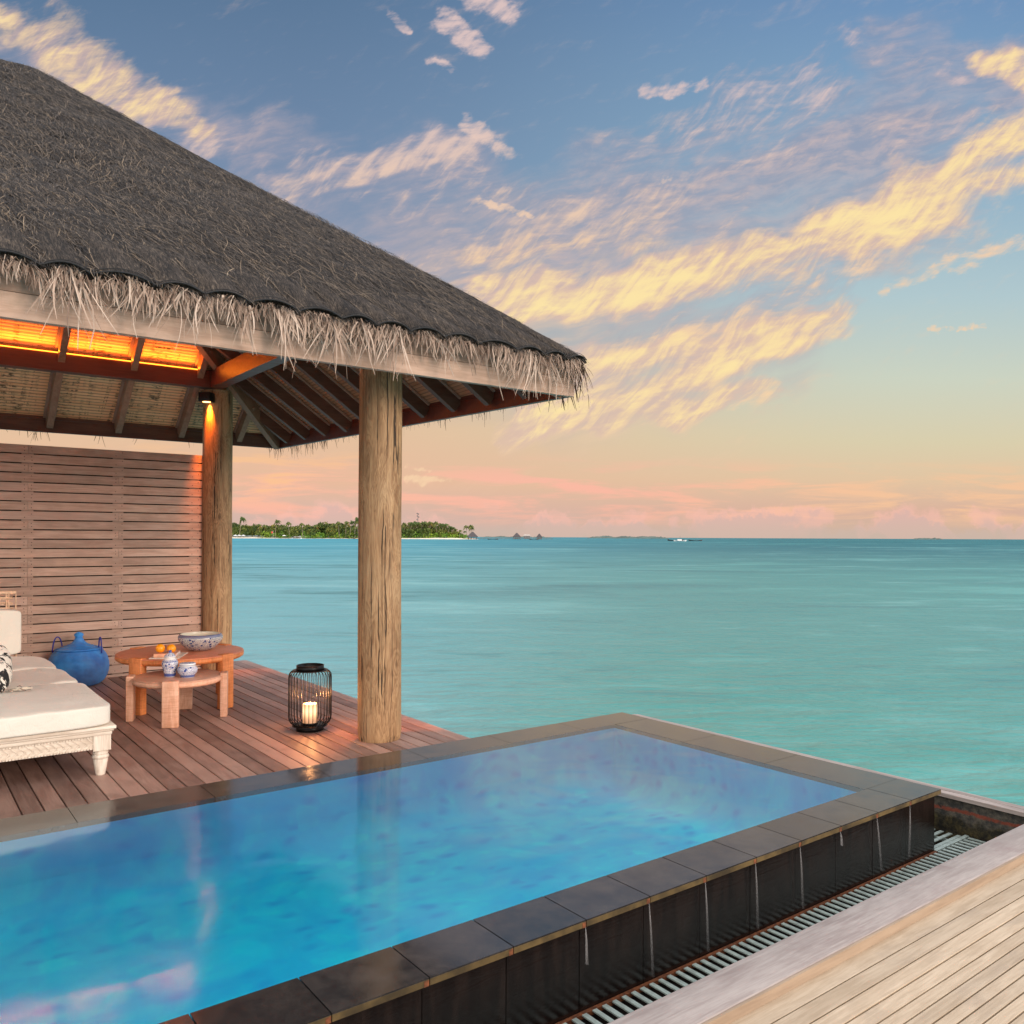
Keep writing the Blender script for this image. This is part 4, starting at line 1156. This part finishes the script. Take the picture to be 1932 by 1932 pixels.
b.box((-.02, -1.9, -.082), (.028, 1.6, -.060), c=.8, bev=.003); b.box((.031, -1.9, -.084), (.066, 1.6, -.058), c=.3, bev=.003); b.box((.069, -1.9, -.084), (.095, 1.6, -.062), c=.6, bev=.003)
b.build('cap_planks', M['trim'], root)
b = MB(); b.box((.074, -1.9, -.6), (.09, 1.6, -.085)); b.build('outer_board', M['trim'], root)
tag(root, 'low mossy channel wall capped with weathered grey planks at the sea edge', 'wall')

# near deck
ND = -.047
b = MB(); ys = [1.4945, 1.4215, 1.356, 1.297, 1.243, 1.1976, 1.149, 1.107, 1.064]
while ys[-1] > -.6: ys.append(ys[-1] - .0435)
for y1, y0 in zip(ys, ys[1:]): b.box((-1.2, y0 + .0048, ND - .03), (5.2, y1 - .0005, ND + random.uniform(-.001, .0004)), bev=.0008)
tag(b.build('near_deck', M['neardeck']), kind='structure')
b = MB(); b.box((-1.2, -.6, -.60), (4.76, 1.64, ND - .032)); tag(b.build('near_deck_underframe', M['void']), kind='structure')
root = empty('deck_kerb', (4, 1.57, ND))
b = MB(); b.box((-5.2, -.066, -.005), (.76, .085, .037), c=.5); b.build('grey_plank', M['curb'], root, bevel=.004)
b = MB(); b.box((-5.2, -.0765, -.003), (.76, -.0675, .033), c=.1); b.build('side_board', wood('kerb_side_wood', (.30, .215, .15), (.42, .31, .22), 0, .6, var=.1), root)
tag(root, 'wide weathered grey plank edging the pale near deck above the drain', 'kerb')

# ================================================================ lantern
lan = empty('lantern', (2.32, 5.343, .001)); tag(lan, 'black wire cage lantern holding a lit candle on the deck by the front log post', 'lantern')
Rl = .142; Hb, Ht = .035, .405
b = MB(); NW = 34
for k in range(NW):
    a = 2 * math.pi * k / NW; ca, sa = math.cos(a), math.sin(a)
    pr = [(.088, Hb - .005), (.108, Hb + .004), (.128, Hb + .018), (.139, Hb + .038), (Rl, Hb + .06), (Rl, .2), (Rl, Ht - .045), (.139, Ht - .024), (.128, Ht - .008), (.110, Ht), (.088, Ht + .002)]
    b.tube([(r * ca, r * sa, z) for r, z in pr], .0026, 5)
b.build('wire_cage', M['black'], lan)
def ring(b, r, z, w, h, seg=40):
    b.lathe([(r - w, z), (r, z), (r, z + h), (r - w, z + h), (r - w, z)], seg=seg, caps=False)
b = MB(); ring(b, .092, Ht - .002, .004, .038); ring(b, .118, Ht - .001, .034, .004); b.build('collar', M['black'], lan)
b = MB(); ring(b, .092, 0, .005, .032); b.lathe([(.0, .030), (.118, .030), (.118, .036), (0, .036)], seg=40); b.build('base_plate', M['black'], lan)
b = MB(); b.lathe([(.0, .0365), (.052, .0365), (.056, .052), (.053, .052), (.049, .040), (0, .040)], seg=28); b.build('candle_dish', M['black'], lan)
b = MB(); pts = [(-.09 * math.cos(t), .09 * math.sin(t) - .0, Ht + .012) for t in [math.pi * i / 14 for i in range(15)]]; b.tube(pts, .0022, 5); b.build('bail_handle', M['black'], lan)
def m_candle():
    m, nt, b, oc, out = newmat('glowing_wax')
    x, y, z = sep(nt, oc)
    g = ((z - .095).f('ABSOLUTE')).smooth(.085, .0)
    lw = nt.nodes.new('ShaderNodeLayerWeight'); lw.inputs[0].default_value = .35
    col = mix(nt, g, (1, .38, .13), (1, .72, .36))
    b.inputs['Base Color'].default_value = (.75, .5, .32, 1); b.inputs['Roughness'].default_value = .5
    put(nt, b.inputs['Emission Color'], col)
    put(nt, b.inputs['Emission Strength'], g * 1.0 + .28)
    return m
can = empty('candle', (2.32, 5.343, .042)); tag(can, 'short lit pillar candle glowing inside the black wire lantern', 'candle')
b = MB(); b.lathe([(0, 0), (.048, 0), (.049, .01), (.049, .128), (.046, .136), (.040, .137), (.034, .128), (0, .122)], seg=32); b.build('wax', m_candle(), can)
b = MB(); b.lathe([(0, .122), (.005, .127), (.006, .133), (.003, .142), (0, .148)], seg=12); b.build('flame', plain('flame', (1, .7, .3), .5, emit=(1, .62, .22, 1), es=14), can)
pl = bpy.data.lights.new('candle_light', 'POINT'); pl.energy = 7.0; pl.color = (1, .42, .14); pl.shadow_soft_size = .012
po = bpy.data.objects.new('candle_light', pl); C.objects.link(po); po.location = (0, 0, .19); po.parent = can

# ================================================================ basket
def m_basket():
    m, nt, b, oc, out = newmat('blue_woven_cord')
    x, y, z = sep(nt, oc)
    ln = (z * 2 * math.pi / .0098).f('SINE')
    n = noise(nt, oc, 8, 3, .6); ang = noise(nt, oc, 3, 2, .5)
    base = mix(nt, n.smooth(.3, .7), (.016, .18, .60), (.045, .34, .85))
    col = mix(nt, ln.smooth(-.45, -.9) * ang.smooth(.3, .62) * .75, base, (.30, .22, .25, 1))
    put(nt, b.inputs['Base Color'], col); b.inputs['Roughness'].default_value = .55; bump(nt, b, ln, .6, .003)
    return m
M['basket'] = m_basket(); M['cord'] = plain('dark_blue_cord', (.02, .025, .25), .5, nz=.2)
bas = empty('lidded_basket', (1.372, 8.135, .001)); tag(bas, 'round bright blue woven basket with lid and loop handles by the slatted wall', 'basket')
b = MB(); prof = [(.135, 0), (.175, .012), (.207, .040), (.228, .078), (.240, .120), (.244, .160), (.241, .200), (.231, .240), (.214, .275), (.193, .302), (.180, .314)]
pr2 = []
for (r0, za), (r1, zb_) in zip(prof, prof[1:]):
    for q in range(4): pr2.append((r0 + (r1 - r0) * q / 4, za + (zb_ - za) * q / 4))
prof = pr2 + [prof[-1]]; ZT = prof[-1][1]; RT = prof[-1][0]
b.lathe([(0, 0)] + prof, seg=56); b.build('body', M['basket'], bas)
b = MB(); b.lathe([(RT + .008, ZT - .004), (RT + .012, ZT + .004), (RT - .01, ZT + .012), (.14, ZT + .022), (.10, ZT + .036), (.065, ZT + .052), (.042, ZT + .075), (.030, ZT + .10), (.028, ZT + .108), (.037, ZT + .118), (.038, ZT + .130), (.028, ZT + .142), (.012, ZT + .149), (0, ZT + .152)], seg=44)
b.build('lid', M['basket'], bas)
hv = Vector((.798, -.603, 0))
for sg in (-1, 1):
    b = MB(); c0 = hv * sg * (RT - .012)
    tv = Vector((.603, .798, 0))
    pts = [c0 + tv * (.045 * math.cos(t)) + hv * sg * (.035 * math.sin(t)) + Vector((0, 0, -.018 + .115 * math.sin(t))) for t in [math.pi * i / 16 for i in range(17)]]
    # turn the loops so they read from the side
    pts = [c0 + hv * sg * (.028 * math.cos(t) + .02) + tv * (-.03 * math.cos(t)) + Vector((0, 0, ZT - .03 + .135 * math.sin(t))) for t in [math.pi * i / 16 for i in range(17)]]
    b.tube(pts, .0058, 8); b.build('handle', M['cord'], bas)

# ================================================================ tables
def m_rough(name, c1, c2, rough=.55):
    m, nt, b, oc, out = newmat(name)
    g = noise(nt, mapv(nt, oc, (1, 1, .9)), 6, 4, .6, 1.5); saw = noise(nt, mapv(nt, oc, (.25, .25, 3.6)), 26, 3, .7, 1.2); saw2 = noise(nt, mapv(nt, oc, (3.2, 3.2, .3)), 17, 3, .7, .8)
    f = (g - .5) * .8 + (saw - .5) * .8 + (saw2 - .5) * .8 + .5
    put(nt, b.inputs['Base Color'], mix(nt, f.smooth(.15, .85), c1, c2)); b.inputs['Roughness'].default_value = rough
    bump(nt, b, saw * .6 + saw2 * .6, .8, .004)
    return m
M['orange'] = m_rough('orange_stained_wood', (.52, .15, .035), (.82, .30, .10)); M['orangetop'] = m_rough('coral_table_top', (.58, .18, .085), (.70, .25, .13), .4)
M['peach'] = m_rough('pale_pink_wood', (.55, .27, .16), (.78, .47, .33)); M['peachtop'] = m_rough('rose_table_top', (.50, .26, .17), (.64, .36, .25), .4)
def table(cx, cy, Rr, H, th, legs, lw, lt, mt, mtop, label, proud):
    root = empty('coffee_table', (cx, cy, .001)); tag(root, label, 'table', None)
    b = MB(); b.lathe([(0, H - th), (Rr - .02, H - th), (Rr - .002, H - th + .012), (Rr, H - th + .02), (Rr, H - .010)], seg=96); b.build('rim', mt, root)
    b = MB(); b.lathe([(Rr, H - .010), (Rr - .002, H - .003), (Rr - .01, H), (0, H)], seg=96); b.build('table_top', mtop, root)
    for a, rr in legs:
        a = R(a); o_ = Vector((math.cos(a), math.sin(a), 0)); t_ = Vector((-math.sin(a), math.cos(a), 0))
        b = MB(); b.obox(o_ * (rr) + Vector((0, 0, (H + proud) / 2)), t_ * lw / 2, o_ * lt / 2, Vector((0, 0, (H + proud) / 2)), c=random.random())
        b.build('leg', mt, root, bevel=.006)
    return root
table(1.865, 6.775, .470, .410, .052, [(213, .445), (300, .445), (121, .445), (27, .445)], .115, .06, M['orange'], M['orangetop'],
      'larger taller round orange coffee table carrying the bowl and oranges', .006)
table(1.70, 6.245, .305, .308, .05, [(246, .315), (159, .315), (338, .315), (66, .315)], .108, .05, M['peach'], M['peachtop'],
      'smaller lower round pale pink coffee table carrying two lidded jars', .012)

def m_china(name, bands, scale, white=(.74, .70, .60), blue=(.018, .045, .20), dens=.5):
    m, nt, b, oc, out = newmat(name)
    x, y, z = sep(nt, oc)
    v = voro(nt, oc, scale, 'DISTANCE_TO_EDGE'); ve = E(nt, v)
    n = noise(nt, oc, scale * 2.0, 4, .6, 2.0); n2 = noise(nt, oc, scale * .8, 2, .5)
    swirl = ((n - .5).f('ABSOLUTE')).smooth(.055, .02)
    f1 = E(nt, voro(nt, oc, scale * .55)); dots = f1.smooth(.30, .22)
    pat = swirl.f('MAXIMUM', dots).f('MAXIMUM', n2.smooth(.62, .68) * dens)
    for z0, z1, s_ in bands:
        inb = z.smooth(z0 - .0008, z0 + .0008) * z.smooth(z1 + .0008, z1 - .0008)
        pat = pat * (1.0 - inb) + inb * s_
    put(nt, b.inputs['Base Color'], mix(nt, pat, white, blue)); b.inputs['Roughness'].default_value = .18; b.inputs['Specular IOR Level'].default_value = .6
    return m
bowl = empty('porcelain_bowl', (2.005, 6.745, .411)); tag(bowl, 'wide blue and white patterned porcelain bowl on the orange table', 'bowl')
b = MB(); b.lathe([(0, 0), (.062, 0), (.078, .004), (.118, .026), (.150, .060), (.166, .090), (.168, .108), (.162, .123), (.156, .130), (.150, .131)], seg=56, caps=False); b.build('outside', m_china('bowl_china', [(.110, .126, .75), (.126, .14, .85)], 52), bowl)
b = MB(); b.lathe([(.150, .131), (.146, .126), (.152, .105), (.145, .07), (.11, .035), (.05, .012), (0, .010)], seg=56, caps=False); b.build('inside', plain('cream_glaze', (.72, .66, .52), .2), bowl)
jar = empty('ginger_jar', (1.638, 6.222, .309)); tag(jar, 'tall blue and white ginger jar with domed lid on the small table', 'jar')
b = MB(); b.lathe([(0, 0), (.037, 0), (.039, .006), (.042, .03), (.050, .062), (.056, .092), (.053, .110), (.043, .124), (.034, .130), (.033, .136)], seg=40)
b.build('body', m_china('ginger_jar_china', [(0, .004, 0), (.004, .026, .92), (.108, .113, .9), (.124, .137, .0)], 66, white=(.78, .78, .76), blue=(.015, .045, .26)), jar)
b = MB(); b.lathe([(.039, .1365), (.040, .146), (.036, .152), (.024, .164), (.012, .170), (.009, .174), (.012, .180), (.010, .187), (0, .191)], seg=36)
b.build('lid', m_china('ginger_lid_china', [(.136, .144, .0), (.171, .2, .95)], 80, white=(.78, .78, .76), blue=(.015, .045, .26)), jar)
jar = empty('squat_jar', (1.733, 6.130, .309)); tag(jar, 'squat round blue and white lidded jar on the small table', 'jar')
b = MB(); b.lathe([(0, 0), (.046, 0), (.049, .006), (.052, .020), (.066, .036), (.069, .052), (.068, .062), (.060, .074), (.051, .079), (.050, .083)], seg=44)
b.build('body', m_china('squat_jar_china', [(0, .003, 0), (.003, .020, .88), (.077, .084, 0)], 58, white=(.74, .76, .78), blue=(.02, .06, .28)), jar)
b = MB(); b.lathe([(.055, .0835), (.056, .094), (.054, .099), (.048, .102), (0, .104)], seg=40)
b.build('lid', m_china('squat_lid_china', [(.0835, .0875, 0), (.0875, .0895, .9), (.0895, .099, 0)], 70, white=(.74, .76, .78), blue=(.02, .06, .28)), jar)
def book(name, cx, cy, z, w, d, h, rz, cover, pages, label, cat):
    root = empty(name, (cx, cy, z), R(rz)); tag(root, label, cat)
    b = MB(); b.box((-w / 2, -d / 2, 0), (w / 2, d / 2, .0022)); b.box((-w / 2, -d / 2, h - .0022), (w / 2, d / 2, h)); b.box((-w / 2 - .002, -d / 2, 0.0003), (-w / 2, d / 2, h - .0003)); b.build('cover', cover, root)
    b = MB(); b.box((-w / 2 + .0003, -d / 2 + .003, .0024), (w / 2 - .004, d / 2 - .003, h - .0024)); b.build('pages', pages, root)
pg = plain('paper', (.75, .70, .62), .8, nz=.1)
book('magazine', 1.715, 6.545, .411, .30, .21, .007, 62, plain('magazine_cover', (.70, .62, .52), .4, nz=.15, nscale=20), pg, 'thin cream magazine lying flat under the orange book', 'magazine')
book('book', 1.700, 6.530, .419, .215, .155, .026, 66, plain('book_cover', (.72, .36, .22), .5, nz=.2, nscale=25), plain('striped_pages', (.75, .60, .52), .7, nz=.25, nscale=90), 'thick peach book under the two oranges', 'book')
M['fruit'] = plain('orange_peel', (.90, .33, .008), .35, nz=.08, nscale=60)
def orange(x, y, s, label):
    b = MB(); n = 14
    b.lathe([(.034 * s * math.sin(math.pi * i / n), .034 * s - .0325 * s * math.cos(math.pi * i / n)) for i in range(n + 1)], seg=28)
    root = b.build('orange', M['fruit'], None, loc=(x, y, .4465)); tag(root, label, 'orange', 'oranges on the book')
orange(1.640, 6.495, 1.0, 'left orange fruit on the peach book')
orange(1.708, 6.452, .97, 'right orange fruit on the peach book, nearer the bowl')

# ================================================================ daybed
def soft(name, c, s, r, mat, parent, seed=0, puff=.012, n=26, squash=4.0, rz=0):
    """puffy cushion: superellipsoid box with gentle creases"""
    b = MB(); cx, cy, cz = c; ex = 2 / squash
    def pw(v, e): return math.copysign(abs(v) ** e, v)
    def fn(u, v):
        th = -math.pi / 2 + math.pi * v; ph = 2 * math.pi * u
        e1, e2 = r, r
        x = pw(math.cos(th), e1) * pw(math.cos(ph), e2); y = pw(math.cos(th), e1) * pw(math.sin(ph), e2); z = pw(math.sin(th), e1)
        p = Vector((x * s[0] / 2, y * s[1] / 2, z * s[2] / 2))
        nn = mnoise.noise(p * 5 + Vector((seed, 0, 0))) * puff + mnoise.noise(p * 14 + Vector((seed, 5, 0))) * puff * .25
        if z > 0: p.z += nn + puff * 1.3 * (1 - min(1, abs(x)) ** 2) * (1 - min(1, abs(y)) ** 2)
        q = Matrix.Rotation(rz, 3, 'Z') @ p
        return (cx + q.x, cy + q.y, cz + q.z)
    b.grid(fn, n * 6, n * 2)
    return b.build(name, mat, parent)
def m_cloth(name, c, scale=350, b_=.25):
    m, nt, b, oc, out = newmat(name)
    x, y, z = sep(nt, oc); w = noise(nt, oc, scale, 2, .5); f = noise(nt, oc, 5, 4, .6, .8); fo = noise(nt, mapv(nt, oc, (1, .35, 1)), 13, 4, .6, 1.2)
    put(nt, b.inputs['Base Color'], mix(nt, f.smooth(.3, .7), tuple(k * .95 for k in c), c)); b.inputs['Roughness'].default_value = .9; b.inputs['Specular IOR Level'].default_value = .15
    b.inputs['Sheen Weight'].default_value = .15
    bump(nt, b, fo * .9 + w * .12 + f * .6, b_, .02)
    return m
M['linen'] = m_cloth('cream_linen', (.70, .66, .58), b_=.35)
M['limewash'] = wood('limewashed_carved_wood', (.52, .42, .33), (.76, .68, .58), 0, .65, var=.15, fine=70, stain=(.40, .30, .22), stain_amt=.4)
M['limewashz'] = wood('limewashed_turned_wood', (.52, .42, .33), (.78, .70, .60), 2, .65, var=.15, fine=70, stain=(.40, .30, .22), stain_amt=.3)
day = empty('daybed', (.95, 5.0, .001)); tag(day, 'cream cushioned daybed with carved whitewashed frame on the deck at left', 'daybed')
DO = Vector((.95, 5.0, 0))
def DB(b, name, mt, parent=day, bevel=0.0):
    o = b.build(name, mt, parent, bevel=bevel); o.location = -DO if parent is day else (0, 0, 0); return o
YF = 4.965
b = MB(); x0, x1 = -1.6, 1.0
b.box((x0, YF - .022, .258), (x1 + .022, 7.55, .276), c=.6); b.box((x0, YF - .012, .246), (x1 + .012, 7.55, .2575), c=.4); b.box((x0, YF - .004, .226), (x1 + .004, 7.55, .2455), c=.6)
DB(b, 'seat_frame', M['limewash'], bevel=.004)
b = MB(); b.box((x0, YF + .008, .152), (x1 - .09, YF + .03, .2255), c=.5)
x = x0
while x < x1 - .10:   # carved chevrons and beading
    b.bar((x, YF + .006, .160), (x + .032, YF + .006, .186), .004, .006, up=(0, 1, 0), c=.9); b.bar((x + .032, YF + .006, .186), (x, YF + .006, .212), .004, .006, up=(0, 1, 0), c=.9)
    b.bar((x + .012, YF + .0065, .205), (x + .036, YF + .0065, .175), .003, .004, up=(0, 1, 0), c=.1)
    x += .036
x = x0
while x < x1 - .095:
    for zz in (.157, .2185): b.box((x, YF + .001, zz - .0035), (x + .009, YF + .0078, zz + .0035), c=random.random())
    x += .0145
DB(b, 'carved_rail', M['limewash'])
b = MB(); b.box((x1 - .022, YF + .09, .152), (x1 - .002, 7.5, .2255), c=.5); DB(b, 'side_rail', M['limewash'])
for lx, ly in ((x1 - .045, YF + .045), (x1 - .045, 7.48), (x0 + .05, YF + .045)):
    b = MB(); b.box((lx - .044, ly - .044, .142), (lx + .044, ly + .044, .2257), c=.5)
    b.lathe([(.022, 0), (.024, .006), (.029, .03), (.038, .088), (.036, .092), (.041, .097), (.044, .104), (.041, .112), (.036, .115), (.039, .119), (.040, .128), (.034, .134), (.034, .1415)], (lx, ly, 0), 24)
    DB(b, 'leg', M['limewashz'])
random.seed(9)
o = soft('seat_cushion', (-.30, 5.385, .335), (2.62, .93, .122), .16, M['linen'], day, 1, .010); o.location = -DO
o = soft('seat_cushion', (-.305, 6.16, .338), (2.60, .72, .128), .20, M['linen'], day, 2, .014); o.location = -DO
o = soft('seat_cushion', (-.31, 6.86, .342), (2.58, .72, .134), .22, M['linen'], day, 3, .014); o.location = -DO
# backrest: padded cushion against a woven rattan frame
M['rattan'] = plain('pale_rattan', (.66, .44, .29), .5, nz=.2, nscale=50)
o = soft('back_cushion', (-.32, 7.30, .585), (2.30, .17, .345), .12, M['linen'], day, 4, .006); o.location = -DO
b = MB()
b.tube([(-1.5, 7.44, .30), (-1.5, 7.44, .872), (.815, 7.44, .872), (.815, 7.44, .30)], .014, 8)
x = -1.48; k = 0
while x < .81:
    pts = [(x, 7.44 + (.018 if i % 2 == k % 2 else -.018), .30 + i * .043) for i in range(14)]
    b.tube(pts, .0065, 5); b.tube([(q[0] + .015, q[1], q[2]) for q in pts], .0065, 5); x += .062; k += 1
for i in range(14):
    z = .32 + i * .042
    for dz in (0, .012):
        b.tube([(-1.5 + j * .062, 7.44 + (.012 if (i + j) % 2 else -.012), z + dz) for j in range(38)], .0055, 5)
DB(b, 'rattan_back', M['rattan'])

def m_zebra():
    m, nt, b, oc, out = newmat('black_white_fabric')
    n = noise(nt, mapv(nt, oc, (1, 1, .55), (0, R(25), 0)), 9, 3, .7, 2.6); f = noise(nt, oc, 120, 2, .5)
    pat = (n + (f - .5) * .06).smooth(.50, .53)
    put(nt, b.inputs['Base Color'], mix(nt, pat, (.74, .70, .62), (.012, .012, .013))); b.inputs['Roughness'].default_value = .9
    bump(nt, b, f, .5, .004)
    return m
pil = empty('throw_pillow', (.40, 5.72, .398)); tag(pil, 'black and white patterned throw pillow with tassels on the daybed', 'pillow')
o = soft('pillow_cover', (0, 0, 0), (.42, .40, .17), .62, m_zebra(), pil, 8, .008, 14); o.location = (0, 0, .115); o.rotation_euler = (R(34), R(-10), R(-12))
b = MB(); random.seed(4)
for k in range(46):
    a = random.gauss(-.35, .5); L = random.uniform(.06, .12); p = Vector((0, 0, .012))
    pts = [p + Vector((math.cos(a), math.sin(a), 0)) * L * t + Vector((0, 0, random.uniform(-.004, .012) * t)) + Vector((random.gauss(0, .004), random.gauss(0, .004), 0)) for t in (0, .4, .75, 1)]
    b.tube(pts, .0016, 4, m=0 if random.random() < .8 else 1)
o = b.build('tassel', [plain('cream_yarn', (.70, .62, .50), .9), M['black']], pil); o.location = (.185, -.10, .006)
